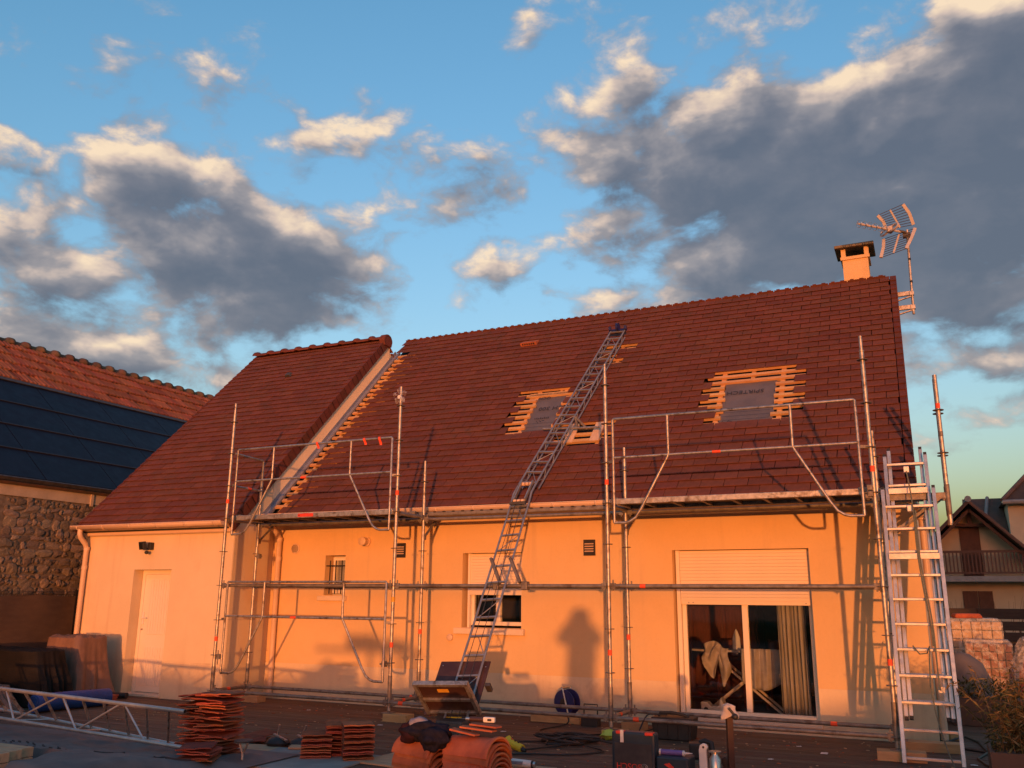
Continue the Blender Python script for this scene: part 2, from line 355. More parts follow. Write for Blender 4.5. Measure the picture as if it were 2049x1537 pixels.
M['fence_wood'] = pm('dark_board', (0.06, 0.042, 0.03), (0.045, 0.03, 0.022), 5, 0.85, bump=0.4, stretch=(1, 6, 6))
M['block'] = pm('timber_block', (0.52, 0.33, 0.15), (0.42, 0.26, 0.12), 5, 0.85, bump=0.5, stretch=(1, 5, 5), vary=0.15)
M['film_ply'] = pm('brown_film_ply', (0.062, 0.028, 0.022), (0.045, 0.021, 0.017), 5, 0.42, bump=0.2, c3=(0.09, 0.05, 0.038), s3=3)
M['yellow'] = pm('yellow_plastic', (0.75, 0.52, 0.03), (0.7, 0.48, 0.03), 9, 0.5)
M['lime'] = pm('lime_plastic', (0.42, 0.55, 0.08), (0.38, 0.5, 0.07), 9, 0.5)
M['navy_case'] = pm('navy_plastic', (0.012, 0.028, 0.045), (0.016, 0.034, 0.052), 8, 0.5, c3=(0.05, 0.05, 0.052), s3=5, spec=0.45)
M['grey_case'] = pm('dusty_panel', (0.035, 0.034, 0.036), (0.06, 0.055, 0.05), 5, 0.7)
M['red'] = pm('red_plastic', (0.62, 0.05, 0.03), (0.55, 0.045, 0.03), 9, 0.5)
M['blue_reel'] = pm('blue_reel', (0.018, 0.022, 0.12), (0.014, 0.018, 0.09), 9, 0.45)
M['purple'] = pm('purple_label', (0.16, 0.11, 0.34), (0.14, 0.09, 0.3), 9, 0.5)
M['white'] = pm('white_plastic', (0.72, 0.68, 0.63), (0.66, 0.62, 0.57), 9, 0.5)
M['cloth_navy'] = pm('navy_cloth', (0.012, 0.012, 0.022), (0.02, 0.018, 0.03), 30, 0.95, bump=0.7, bscale=120, spec=0.1)
M['cloth_maroon'] = pm('maroon_cloth', (0.035, 0.014, 0.02), (0.028, 0.012, 0.018), 30, 0.95, bump=0.7, bscale=120, spec=0.1)
M['cloth_grey'] = pm('grey_cloth', (0.28, 0.25, 0.28), (0.23, 0.2, 0.23), 30, 0.95, bump=0.5, bscale=120, spec=0.1)
M['linen'] = pm('white_linen', (0.50, 0.44, 0.39), (0.43, 0.37, 0.33), 9, 0.95, bump=0.5, bscale=25, spec=0.1)
M['curtain'] = pm('beige_curtain', (0.52, 0.47, 0.39), (0.43, 0.38, 0.31), 20, 0.95, bump=0.4, stretch=(6, 6, 0.4), spec=0.1)
M['furniture'] = pm('red_brown_wood', (0.13, 0.030, 0.016), (0.085, 0.02, 0.012), 4, 0.5, stretch=(6, 6, 1))
M['rope'] = pm('green_grey_rope', (0.16, 0.17, 0.13), (0.11, 0.12, 0.09), 60, 0.9)
M['bamboo'] = pm('dry_bamboo_leaf', (0.22, 0.145, 0.058), (0.14, 0.10, 0.04), 12, 0.8, vary=0.4, spec=0.2)
M['bamboo_green'] = pm('green_bamboo_leaf', (0.10, 0.095, 0.035), (0.07, 0.07, 0.025), 12, 0.8, vary=0.4, spec=0.2)
M['planter'] = pm('brown_planter', (0.10, 0.058, 0.042), (0.085, 0.05, 0.036), 4, 0.6)
M['hedge'] = pm('hedge_leaf', (0.06, 0.085, 0.03), (0.045, 0.065, 0.022), 8, 0.8, vary=0.3)
M['house2'] = pm('far_cream_render', (0.56, 0.46, 0.30), (0.50, 0.41, 0.27), 1, 0.9)
M['far_tile'] = pm('far_brown_tile', (0.14, 0.085, 0.055), (0.10, 0.062, 0.045), 3, 0.85, vary=0.3)
M['far_wood'] = pm('far_brown_wood', (0.12, 0.05, 0.028), (0.09, 0.04, 0.022), 4, 0.7)
M['concrete'] = pm('grey_concrete', (0.30, 0.28, 0.25), (0.24, 0.22, 0.2), 4, 0.9, bump=0.4)
M['chimney_cap'] = pm('mossy_cap', (0.22, 0.17, 0.11), (0.14, 0.115, 0.07), 9, 0.95, bump=1, bscale=40)
M['ant'] = pm('antenna_plastic', (0.50, 0.45, 0.42), (0.45, 0.405, 0.38), 9, 0.5)
M['steel_bright'] = pm('bright_steel', (0.6, 0.58, 0.55), (0.5, 0.48, 0.46), 12, 0.3, metal=0.9)
M['skin'] = pm('skin', (0.45, 0.28, 0.2), (0.42, 0.26, 0.19), 12, 0.6)
def glass_mat(name, tint=(0.9, 0.93, 0.95), gl=0.12):
    m = bpy.data.materials.new(name); m.use_nodes = True; t = m.node_tree; t.nodes.clear(); N = NT(t)
    tr = N.node('ShaderNodeBsdfTransparent'); tr.inputs[0].default_value = (*tint, 1)
    gs = N.node('ShaderNodeBsdfGlossy'); gs.inputs['Roughness'].default_value = 0.03
    fr = N.node('ShaderNodeFresnel'); fr.inputs[0].default_value = 1.5
    nz = N.noise(N.node('ShaderNodeTexCoord').outputs['Object'], 1.5, 2)
    mx = N.node('ShaderNodeMixShader'); N.put(mx.inputs[0], N.math('ADD', fr.outputs[0], N.math('MULTIPLY', nz.outputs['Fac'], gl*0.5)))
    N.l.new(tr.outputs[0], mx.inputs[1]); N.l.new(gs.outputs[0], mx.inputs[2])
    o = N.node('ShaderNodeOutputMaterial'); N.l.new(mx.outputs[0], o.inputs[0]); return m
M['glass'] = glass_mat('window_glass')
def film_mat(name):
    m = bpy.data.materials.new(name); m.use_nodes = True; t = m.node_tree; N = NT(t); b = t.nodes['Principled BSDF']
    b.inputs['Base Color'].default_value = (0.8, 0.78, 0.78, 1); b.inputs['Roughness'].default_value = 0.25
    tr = N.node('ShaderNodeBsdfTransparent'); mx = N.node('ShaderNodeMixShader')
    nz = N.noise(N.node('ShaderNodeTexCoord').outputs['Object'], 14, 4)
    N.put(mx.inputs[0], N.math('MULTIPLY_ADD', N.smooth(nz.outputs['Fac'], 0.4, 0.65), 0.30, 0.10))
    bp = N.node('ShaderNodeBump'); bp.inputs['Strength'].default_value = 1; bp.inputs['Distance'].default_value = 0.02; N.put(bp.inputs['Height'], nz.outputs['Fac']); N.put(b.inputs['Normal'], bp.outputs[0])
    N.l.new(tr.outputs[0], mx.inputs[1]); N.l.new(b.outputs[0], mx.inputs[2]); N.l.new(mx.outputs[0], t.nodes['Material Output'].inputs[0]); return m
M['film'] = film_mat('shrink_film')

# ------------------------------------------------------------------ ground and deck
GZ = -1.72                                            # top of the deck boards
g = MB(); g.add([(-400, -400, GZ-0.14), (400, -400, GZ-0.14), (400, 600, GZ-0.14), (-400, 600, GZ-0.14)], [(0, 1, 2, 3)])
structure(g.build('ground', M['soil'], loc=(0, 0, GZ-0.14)))
deck = link(bpy.data.objects.new('deck', None)); deck.location = (-2, -1, GZ); structure(deck)
bm_cache = {}
def board_mesh(L):
    key = round(L, 2)
    if key not in bm_cache:
        b = MB(); b.prism([(-0.068, 0.0), (0.068, 0.0), (0.068, 0.023), (0.064, 0.027), (-0.064, 0.027), (-0.068, 0.023)], 0, key, 'X')
        me = b.mesh('deck_board', Vector((0, 0, 0.027))); me.materials.append(M['deck']); bm_cache[key] = me
    return bm_cache[key]
y = -4.6; k = 0
while y < 5.2:
    x0, x1 = -10.4, 6.2
    if y > 1.33: x0 = 3.50
    elif y > 0.40: x0 = -6.37
    cuts = [x0]; x = -10.4+(k % 3)*1.3+random.uniform(0, 0.4)
    while x < x1-0.4:
        if x > x0+0.4: cuts.append(x)
        x += 3.9
    cuts.append(x1)
    for a, b in zip(cuts, cuts[1:]):
        o = link(bpy.data.objects.new('deck_board', board_mesh(b-a-0.004))); o.parent = deck
        o.location = Vector((a, y, GZ+random.uniform(-0.0015, 0.0015)))-deck.location
    y += 0.145; k += 1
jb = MB()
for x in [q*0.5-10.2 for q in range(33)]: jb.box((x, -4.6, GZ-0.135), (x+0.045, 1.3, GZ-0.030))
jb.build('joists', M['fence_wood'], deck)['kind'] = 'stuff'

# ------------------------------------------------------------------ the house
house = thing('house', 'ochre rendered house with red tiled roof being repaired and a forward left wing', 'house', (-1.5, 5.0, GZ))
def wall_holes(x0, x1, z0, z1, yf, yb, holes):
    b = MB(); xs = sorted({x0, x1, *[h[0] for h in holes], *[h[1] for h in holes]}); zs = sorted({z0, z1, *[h[2] for h in holes], *[h[3] for h in holes]})
    xs = [x for x in xs if x0 <= x <= x1]; zs = [z for z in zs if z0 <= z <= z1]
    def hole(x, z): return any(h[0] < x < h[1] and h[2] < z < h[3] for h in holes)
    for xa, xb in zip(xs, xs[1:]):
        for za, zb in zip(zs, zs[1:]):
            if hole((xa+xb)/2, (za+zb)/2): continue
            b.add([(xa, yf, za), (xb, yf, za), (xb, yf, zb), (xa, yf, zb)], [(0, 1, 2, 3)])
            b.add([(xa, yb, za), (xb, yb, za), (xb, yb, zb), (xa, yb, zb)], [(3, 2, 1, 0)])
    for h in holes:
        a, c, e, f = max(h[0], x0), min(h[1], x1), max(h[2], z0), min(h[3], z1)
        if f <= e: continue
        b.add([(a, yf, e), (a, yb, e), (a, yb, f), (a, yf, f)], [(3, 2, 1, 0)]); b.add([(c, yf, e), (c, yb, e), (c, yb, f), (c, yf, f)], [(0, 1, 2, 3)])
        if h[3] < z1: b.add([(a, yf, f), (c, yf, f), (c, yb, f), (a, yb, f)], [(0, 1, 2, 3)])
        if h[2] > z0: b.add([(a, yf, e), (c, yf, e), (c, yb, e), (a, yb, e)], [(3, 2, 1, 0)])
    b.add([(x0, yf, z0), (x0, yb, z0), (x0, yb, z1), (x0, yf, z1)], [(3, 2, 1, 0)]); b.add([(x1, yf, z0), (x1, yb, z0), (x1, yb, z1), (x1, yf, z1)], [(0, 1, 2, 3)])
    return b
SW = (-5.29, -4.90, -0.13, 0.495); MW = (-2.77, -1.80, -0.575, 0.495); PD = (0.42, 2.175, -1.60, 0.49)
wall_holes(-6.38, 3.45, -1.19, 1.30, 1.40, 1.65, [SW, MW, PD]).build('front_wall', M['main_wall'], house, fix=False)
wall_holes(-6.38, 3.456, GZ-0.1, -1.19, 1.393, 1.65, [PD]).build('plinth', M['plinth'], house, fix=False)
WD = (-8.50, -7.66, GZ+0.02, 0.26)
wall_holes(-9.69, -6.386, -1.17, 1.02, 0.47, 0.72, [WD]).build('wing_front_wall', M['wing_wall'], house, fix=False)
wall_holes(-9.696, -6.386, GZ-0.1, -1.17, 0.463, 0.72, [WD]).build('wing_plinth', M['plinth'], house, fix=False)
b = MB(); b.prism([(0.478, GZ-0.1), (0.478, 1.07), (4.45, 5.06), (8.43, 1.08), (8.43, GZ-0.1)], -6.60, -6.38, 'X'); b.build('wing_gable_wall', M['wing_wall'], house)
b = MB(); b.prism([(0.725, GZ-0.1), (0.725, 1.33), (4.45, 5.06), (8.43, 1.08), (8.43, GZ-0.1)], -9.69, -9.45, 'X'); b.build('wing_end_wall', M['wing_wall'], house)
b = MB(); b.prism([(1.655, GZ-0.1), (1.655, 1.48), (5.19, 5.02), (8.98, 1.24), (8.98, GZ-0.1)], 3.22, 3.45, 'X'); b.build('gable_wall', M['wing_wall'], house)
b = MB(); b.box((-6.37, 8.75, GZ-0.1), (3.215, 8.98, 1.2)); b.build('rear_wall', M['wing_wall'], house)
b = MB(); b.box((-9.44, 8.2, GZ-0.1), (-6.61, 8.42, 1.0)); b.build('wing_rear_wall', M['wing_wall'], house)
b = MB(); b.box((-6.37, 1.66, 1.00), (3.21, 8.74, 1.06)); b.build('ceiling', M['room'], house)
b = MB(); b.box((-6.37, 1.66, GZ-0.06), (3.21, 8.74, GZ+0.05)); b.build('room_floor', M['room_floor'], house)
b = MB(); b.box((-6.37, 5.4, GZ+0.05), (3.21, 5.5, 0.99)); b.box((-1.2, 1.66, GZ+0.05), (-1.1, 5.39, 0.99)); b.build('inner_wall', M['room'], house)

# --- roofs -----------------------------------------------------------
S2 = math.sqrt(0.5)
class Roof:
    def __init__(s, ye, c, n, pitch): s.O = Vector((0, ye, ye+c)); s.n = n; s.p = pitch
    def pt(s, u, v, w): return s.O+Vector((u, (v-w)*S2, (v+w)*S2))
    def mat(s): return Matrix(((1, 0, 0, s.O.x), (0, S2, -S2, s.O.y), (0, S2, S2, s.O.z), (0, 0, 0, 1)))
RM = Roof(1.12, 0.045, 35, 0.1645)
RW = Roof(0.28, 0.665, 36, 0.1640)
ROOFROT = (RAD(45), 0, 0)
TW, TL = 0.3125, 0.232
def tile_geo(b, M4, w0=0.0042, wid=TW, cutl=0.0, cutr=0.0):
    a, c = cutl+w0-wid/2, wid/2-w0-cutr
    old = b.M; b.M = M4
    b.add([(a, 0, 0.020), (c, 0, 0.020), (c, TL, -0.014), (a, TL, -0.014),
           (a, 0.004, 0.0285), (c, 0.004, 0.0285), (c, TL, -0.003), (a, TL, -0.003)],
          [(0, 3, 2, 1), (4, 5, 6, 7), (0, 1, 5, 4), (1, 2, 6, 5), (2, 3, 7, 6), (3, 0, 4, 7)])
    b.M = old
tb = MB(); tile_geo(tb, Matrix.Identity(4)); TILE = tb.mesh('roof_tile', Vector()); TILE.materials.append(M['tile'])
tiles = []                                            # (distance, roof, u, v, jitter, cutl, cutr)
H1 = (-2.60, -1.72, 1.74, 3.06); H2 = (0.72, 2.02, 1.62, 3.14); H3 = (-1.60, -0.80, 1.40, 1.98); H4 = (-1.40, -0.76, 4.22, 4.50); H5 = (-1.34, -1.00, 3.86, 4.08)
HOLES = [H1, H2, H3, H4, H5]
for i in range(RM.n):
    off = (i % 2)*TW/2; v = i*RM.p
    u = -6.0-TW+off+random.uniform(-0.01, 0.01)
    edge = -6.10+0.07*(i % 2)+random.uniform(-0.015, 0.015) if i < RM.n-3 else -6.36
    while u < 3.39:
        cr = max(0, u+TW/2-3.385); cl = max(0, edge-(u-TW/2))
        if cl+cr < TW-0.05 and not any(h[0] < u < h[1] and h[2] < v+0.09 < h[3] for h in HOLES):
            tiles.append((RM, u, v, (cl, cr)))
        u += TW
for i in range(RW.n):
    off = (i % 2)*TW/2; v = i*RW.p; u = -9.80+TW/2-off
    while u < -6.36:
        cl = max(0, -9.80-(u-TW/2)); cr = max(0, u+TW/2+6.425)
        if cl+cr < TW-0.05: tiles.append((RW, u, v, (cl, cr)))
        u += TW
# under-roof sheets
for R_, u0, u1, nm, lo in ((RM, -6.375, 3.44, 'roof', -0.115), (RW, -9.70, -6.43, 'wing_roof', -0.075)):
    b = MB(); vm = R_.n*R_.p
    b.add([R_.pt(u0, 0.02, lo), R_.pt(u1, 0.02, lo), R_.pt(u1, vm, lo), R_.pt(u0, vm, lo),
           R_.pt(u0, 0.02, lo-0.03), R_.pt(u1, 0.02, lo-0.03), R_.pt(u1, vm, lo-0.03), R_.pt(u0, vm, lo-0.03)],
          [(0, 1, 2, 3), (7, 6, 5, 4), (0, 4, 5, 1), (1, 5, 6, 2), (2, 6, 7, 3), (3, 7, 4, 0)])
    R_.obj = b.build(nm, M['underlay'], house)
hl = house.location
def cdist(t): return (t[0].pt(t[1], t[2]+0.08, 0.02)-CAM).length/(1.0 if True else 1)
tiles.sort(key=cdist)
rest = {id(RM): MB(), id(RW): MB()}
npart = 0
for R_, u, v, c in tiles:
    jv = random.uniform(-0.004, 0.004); ju = random.uniform(-0.002, 0.002); jr = random.uniform(-0.006, 0.006); jw = random.uniform(-0.0015, 0.002)
    full = c == (0, 0)
    if full and npart < 300:
        o = link(bpy.data.objects.new('roof_tile', TILE)); o.parent = R_.obj
        o.location = R_.pt(u+ju, v+jv, jw)-hl; o.rotation_euler = (RAD(45)+random.uniform(-0.006, 0.006), jr, 0)
        npart += 1
    else:
        cl, cr = c
        M4 = T(*R_.pt(u+ju, v+jv, jw)) @ Rx(45+random.uniform(-0.4, 0.4)) @ Ry(math.degrees(jr))
        tile_geo(rest[id(R_)], M4, cutl=cl, cutr=cr)
for R_ in (RM, RW):
    o = rest[id(R_)].build('more_roof_tiles', M['tile'], R_.obj, fix=False); o['kind'] = 'stuff'
# rear slopes: overlapping rows, one stepped sheet each
for R_, u0, u1, nm in ((RM, -6.37, 3.47, 'rear_roof'), (RW, -9.79, -6.35, 'wing_rear_roof')):
    b = MB(); yr = R_.O.y+R_.n*R_.p*S2; zr = R_.O.z+R_.n*R_.p*S2
    for i in range(R_.n):
        d = i*R_.p*S2
        b.add([(u0, yr+d+0.01, zr-d-0.02), (u1, yr+d+0.01, zr-d-0.02), (u1, yr+d+0.14, zr-d-0.12), (u0, yr+d+0.14, zr-d-0.12)], [(0, 1, 2, 3)])
    b.build(nm, M['tile'], house, solid=0.012)
# heads of the rear tiles that stick up along the unfinished main ridge
for i in range(31):
    x = -6.20+i*0.3125
    b = MB(); p = RM.pt(x, RM.n*RM.p+0.045, 0)
    b.M = T(p.x, p.y, p.z) @ Rz(random.uniform(-1, 1)) @ Rx(-45)
    b.box((-0.15, -0.035, -0.008), (0.15, 0.15, 0.004)); b.box((-0.11, -0.048, 0.004), (-0.05, -0.02, 0.012)); b.box((0.04, -0.048, 0.004), (0.11, -0.02, 0.012))
    b.build('ridge_head_tile', M['tile'], RM.obj)
# verge tiles
for R_, xa, xb, drop, side in ((RM, 3.39, 3.485, 0.10, 1), (RW, -6.43, -6.335, 0.15, 1), (RW, -9.83, -9.78, 0.10, -1)):
    b = MB()
    for i in range(R_.n):
        v = i*R_.p
        b = MB(); b.M = T(*R_.pt(0, v+random.uniform(-0.004, 0.004), random.uniform(-0.002, 0.002))) @ Rx(45)
        b.add([(xa, 0, 0.018), (xb, 0, 0.018), (xb, 0.205, -0.004), (xa, 0.205, -0.004), (xa, 0, 0.034), (xb, 0, 0.034), (xb, 0.205, 0.012), (xa, 0.205, 0.012)],
              [(0, 3, 2, 1), (4, 5, 6, 7), (0, 1, 5, 4), (1, 2, 6, 5), (2, 3, 7, 6), (3, 0, 4, 7)])
        s0, s1 = (xb-0.016, xb+0.004) if side > 0 else (xa-0.004, xa+0.016)
        b.add([(s0, -0.004, -drop), (s1, -0.004, -drop), (s1, 0.172, -drop-0.006), (s0, 0.172, -drop-0.006), (s0, -0.004, 0.035), (s1, -0.004, 0.035), (s1, 0.172, 0.020), (s0, 0.172, 0.020)],
              [(0, 3, 2, 1), (4, 5, 6, 7), (0, 1, 5, 4), (1, 2, 6, 5), (2, 3, 7, 6), (3, 0, 4, 7)])
        b.build('verge_tile', M['ridge_tile'], R_.obj)
# ridge caps on the wing
yr = RW.O.y+RW.n*RW.p*S2; zr = RW.O.z+RW.n*RW.p*S2
for i in range(9):
    x0 = -9.83+i*0.389; b = MB()
    prof = []
    for q in range(9):
        a = math.pi*(0.08+0.84*q/8); prof.append((math.cos(a)*0.135, math.sin(a)*0.12))
    def half(u, vv, x0=x0, prof=prof):
        k = u*8; j = min(7, int(k)); f = k-j
        y_ = prof[j][0]*(1-f)+prof[j+1][0]*f; z_ = prof[j][1]*(1-f)+prof[j+1][1]*f
        s = 1.0+(0.30 if vv < 0.16 else 0.0)
        return Vector((x0+vv*0.42, yr+y_*s, zr-0.055+z_*s))
    b.grid(half, 8, 8)
    b.build('ridge_tile', M['ridge_tile'], RW.obj, smooth=True, solid=0.014)
b = MB(); b.M = T(-6.405, yr, zr)                        # end cap of the ridge
pr = [(math.cos(a)*0.16, math.sin(a)*0.145-0.05) for a in [math.pi*q/10 for q in range(11)]]+[(-0.13, -0.16), (0.13, -0.16)]
b.prism(pr, -0.03, 0.10, 'X'); b.build('ridge_end_tile', M['ridge_tile'], RW.obj, bevel=0.01)
# battens, counter battens, membranes in the openings
def sub(name, m, parent): return None
def batten(R_, u0, u1, v, w=0.000, h=0.058, t=0.034, m='batten', nm='batten', jit=True):
    b = MB(); b.M = R_.mat()
    r = random.uniform(-0.004, 0.004) if jit else 0
    b.box((u0, v-h/2+r, w-t), (u1, v+h/2+r, w)); return b.build(nm, M[m], R_.obj)
def rafter(R_, u, v0, v1, wid=0.06, w=-0.042, t=0.06, m='batten', nm='counter_batten'):
    b = MB(); b.M = R_.mat(); b.box((u-wid/2, v0, w-t), (u+wid/2, v1, w)); return b.build(nm, M[m], R_.obj)
for i in range(1, RM.n):
    v = i*RM.p+0.035
    e = -5.80 if i % 2 else -5.66
    if v < 5.25: batten(RM, -6.255+random.uniform(-0.01, 0.03), e, v, w=0.006)
    if 1.70 < v < 3.2:
        if v < 2.95: batten(RM, -2.70, -2.30+random.uniform(-0.03, 0.02), v); batten(RM, -1.80+random.uniform(-0.02, 0.03), -1.5, v)
        else: batten(RM, -2.8, -1.5, v)
    if 1.60 < v < 3.28:
        if v < 2.80: batten(RM, 0.58, 0.945+random.uniform(-0.03, 0.03), v); batten(RM, 1.685+random.uniform(-0.03, 0.02), 2.13, v)
        else: batten(RM, 0.62, 2.12, v)
    if 1.38 < v < 2.1: batten(RM, -1.75, -0.6, v)
    if 3.80 < v < 4.6: batten(RM, -1.5, -0.75, v)
for u in (-2.36, -1.86): rafter(RM, u, 1.72, 3.15, 0.07)
for u in (0.87, 1.78): rafter(RM, u, 1.58, 3.25, 0.07)
rafter(RM, 1.32, 2.84, 3.25, 0.06); rafter(RM, -1.95, 2.98, 3.2, 0.05); rafter(RM, -6.16, 0.1, 5.2, 0.05); rafter(RM, -1.12, 3.8, 4.6); rafter(RM, -1.45, 1.4, 2.0); rafter(RM, -0.9, 1.4, 2.0)
batten(RM, -2.50, -1.66, 2.995, w=0.0, h=0.10, t=0.05, nm='trimmer', jit=False)
batten(RM, 0.86, 1.80, 2.835, w=-0.008, h=0.06, t=0.05, nm='trimmer', jit=False)
batten(RM, -1.58, -0.86, 1.50, w=0.006, h=0.07, t=0.04, nm='trimmer', jit=False)
for u in (-1.37, -0.94):
    b = MB(); b.M = RM.mat(); b.box((u-0.075, 1.46, -0.008), (u+0.075, 1.96, 0.014)); b.build('board', M['pale_wood'], RM.obj)
for (u0, u1, v0, v1, txt) in ((-2.335, -1.775, 1.76, 2.945, 1), (0.925, 1.705, 1.62, 2.80, 2)):
    b = MB(); b.M = RM.mat()
    def mem(a, c, u0=u0, u1=u1, v0=v0, v1=v1):
        e = 0.012*noise.noise(Vector((a*5, c*6, u0*3)))
        ee = 0.02*noise.noise(Vector((c*14, u0, 1))) if a in (0, 1) else 0
        return Vector((u0+(u1-u0)*a+ee, v0+(v1-v0)*c, -0.036+e))
    b.grid(mem, 14, 18); mo = b.build('membrane', M['membrane'], RM.obj, smooth=True, fix=False)
    mo['label'] = 'grey membrane closing a roof window opening'
    def on_mem(u, v, rot=180): return RM.mat() @ T(u, v, -0.018) @ Rz(rot)
    if txt == 1:
        lettering('CH 300', 0.14, on_mem(-1.98, 2.56), M['ink'], RM.obj); lettering('OCH', 0.10, on_mem(-2.19, 2.90), M['ink'], RM.obj)
        lettering('Monarflex', 0.045, on_mem(-2.06, 2.24), M['ink'], RM.obj) if False else lettering('Membrane', 0.06, on_mem(-2.06, 2.27), M['ink'], RM.obj) if False else None
        b = MB(); b.M = RM.mat() @ T(-2.06, 2.20, -0.018)
        for k in range(3): b.beam((-0.08+k*0.05, 0.0, 0), (-0.03+k*0.05, -0.07+0.03*k, 0), 0.008, 0.002)
        for k in range(8): b.box((-0.13+k*0.034, 0.05, 0), (-0.112+k*0.034, 0.075+0.012*(k % 2), 0.002))
        b.build('printed_mark', M['ink'], RM.obj)['kind'] = 'stuff'
    else:
        lettering('SPIRTECH', 0.13, on_mem(1.245, 2.52), M['ink'], RM.obj)
        b = MB(); b.M = RM.mat() @ T(1.03, 1.70, -0.018)
        b.path([(-0.08, 0, 0), (-0.04, 0.05, 0), (0.0, 0.0, 0), (0.04, 0.06, 0), (0.1, 0.03, 0)], 0.004, 5); b.build('printed_mark', M['ink'], RM.obj)
    b = MB(); b.M = RM.mat()
    for k in range(3): b.box((u0+0.05, v0+0.16+k*0.10, -0.021), (u1-0.05, v0+0.163+k*0.10, -0.0195))
    b.build('printed_line', M['ink'], RM.obj)['kind'] = 'stuff'
# flashing along the wing wall
b = MB(); b.M = RM.mat(); vm = RM.n*RM.p-0.46
b.box((-6.372, -0.03, -0.03), (-6.265, vm, -0.012)); b.box((-6.378, -0.03, -0.012), (-6.366, vm, 0.05)); b.box((-6.277, -0.03, -0.012), (-6.265, vm, 0.016))
b.path([(-6.322, -0.02, -0.010), (-6.322, vm, -0.010)], 0.016, 8)
b.build('flashing', M['zinc'], RM.obj, smooth=True)
b = MB(); b.M = RM.mat()
b.box((-6.39, -0.12, -0.05), (-6.25, -0.02, 0.04)); b.build('flashing_end', M['zinc'], RM.obj, bevel=0.01)
# vent tiles
b = MB(); b.M = RM.mat() @ T(-3.11, 4.86, 0.02)
b.add([(-0.17, 0, 0.0), (0.17, 0, 0.0), (0.17, 0, 0.075), (-0.17, 0, 0.075), (-0.17, 0.2, 0.0), (0.17, 0.2, 0.0)], [(0, 1, 2, 3), (3, 2, 5, 4), (0, 3, 4), (1, 5, 2)])
vo = b.build('vent_tile', M['new_clay'], RM.obj)
for k in range(6):
    b = MB(); b.M = RM.mat() @ T(-3.11-0.13+k*0.046, 4.857, 0.04); b.box((0, 0, 0), (0.026, 0.004, 0.035)); b.build('slot', M['iron'], vo.parent)
b = MB(); b.M = RW.mat() @ T(-8.19, 4.70, 0.02); b.prism([(-0.07, 0), (0.07, 0), (0.05, 0.05), (-0.05, 0.05)], 0, 0.1, 'Y'); b.build('vent_tile', M['galv_dark'], RW.obj)

b = MB(); b.prism([(1.30, 1.30), (4.62, 4.62), (4.62, 5.0), (4.42, 5.02), (1.30, 1.90)], -6.379, -6.374, 'X'); b.build('gable_strip', M['strip'], house)
# --- chimney ----------------------------------------------------------
b = MB(); b.box((2.655, 5.28, 4.9), (3.075, 5.72, 5.70)); ch = b.build('chimney', M['main_wall'], house)
b = MB(); b.box((2.625, 5.25, 5.70), (3.105, 5.75, 5.755)); b.build('chimney_band', M['main_wall'], ch)
for x in (2.64, 3.02):
    for y_ in (5.26, 5.66):
        b = MB(); b.box((x, y_, 5.755), (x+0.075, y_+0.075, 5.90)); b.build('chimney_post', M['main_wall'], ch)
b = MB(); b.box((2.54, 5.16, 5.90), (3.19, 5.84, 5.955)); b.build('chimney_cap', M['chimney_cap'], ch, bevel=0.012)
b = MB(); b.box((2.75, 5.36, 5.755), (2.98, 5.64, 5.80)); b.build('chimney_flue', M['iron'], ch)

# --- gutters, soffits, downpipes ---------------------------------------
def gutter(x0, x1, y0, z0, r=0.062):
    b = MB()
    def f(u, v): a = math.pi*(1+v); return Vector((x0+(x1-x0)*u, y0+r*math.cos(a), z0+r*math.sin(a)))
    b.grid(f, 1, 10); o = b.build('gutter', M['gutter'], house, smooth=True, solid=0.006)
    for p in ((x0, 0), (x1, 0)):
        c = MB(); c.prism([(y0+r*math.cos(math.pi*(1+k/8)), z0+r*math.sin(math.pi*(1+k/8))) for k in range(9)], p[0]-0.004, p[0]+0.004, 'X'); c.build('gutter_end', M['gutter'], o)
    b = MB(); b.path([(x0, y0-r, z0+0.004), (x1, y0-r, z0+0.004)], 0.009, 8); b.build('gutter_lip', M['gutter'], o, smooth=True)
    n = int((x1-x0)/0.62)
    for k in range(n+1):
        x = x0+0.15+k*(x1-x0-0.3)/n; c = MB()
        c.grid(lambda u, v, x=x: Vector((x-0.015+0.03*u, y0+(r+0.006)*math.cos(math.pi*(1+v)), z0+(r+0.008)*math.sin(math.pi*(1+v)))), 1, 10)
        c.build('gutter_bracket', M['gutter'], o, solid=0.004, smooth=True)
    return o
gutter(-6.33, 3.42, 1.045, 1.145); gutter(-9.78, -6.40, 0.215, 0.985)
b = MB(); b.box((-6.376, 1.125, 1.085), (3.45, 1.395, 1.11)); b.build('soffit', M['gutter'], house)
b = MB(); b.prism([(0.465, 0.83), (0.40, 0.83), (0.385, 0.845), (0.385, 0.90), (0.30, 0.93), (0.30, 0.99), (0.465, 0.99)], -9.70, -6.39, 'X'); b.build('cornice', M['gutter'], house)
b = MB(); b.path([(-9.60, 0.215, 0.94), (-9.60, 0.215, 0.86), (-9.60, 0.24, 0.80), (-9.62, 0.36, 0.70), (-9.62, 0.40, 0.62), (-9.62, 0.405, GZ+0.03)], 0.042, 12)
dp = b.build('downpipe', M['gutter'], house, smooth=True)
for z in (0.62, 0.30, -0.9): b = MB(); b.lathe([(0.048, -0.03), (0.048, 0.03)], (-9.62, 0.404, z), 12); b.build('pipe_collar', M['gutter'], dp)
b = MB(); b.path([(-6.18, 1.045, 1.09), (-6.18, 1.06, 0.98), (-6.19, 1.24, 0.86), (-6.19, 1.32, 0.78), (-6.19, 1.325, GZ+0.03)], 0.042, 12)
dp = b.build('downpipe', M['gutter'], house, smooth=True)
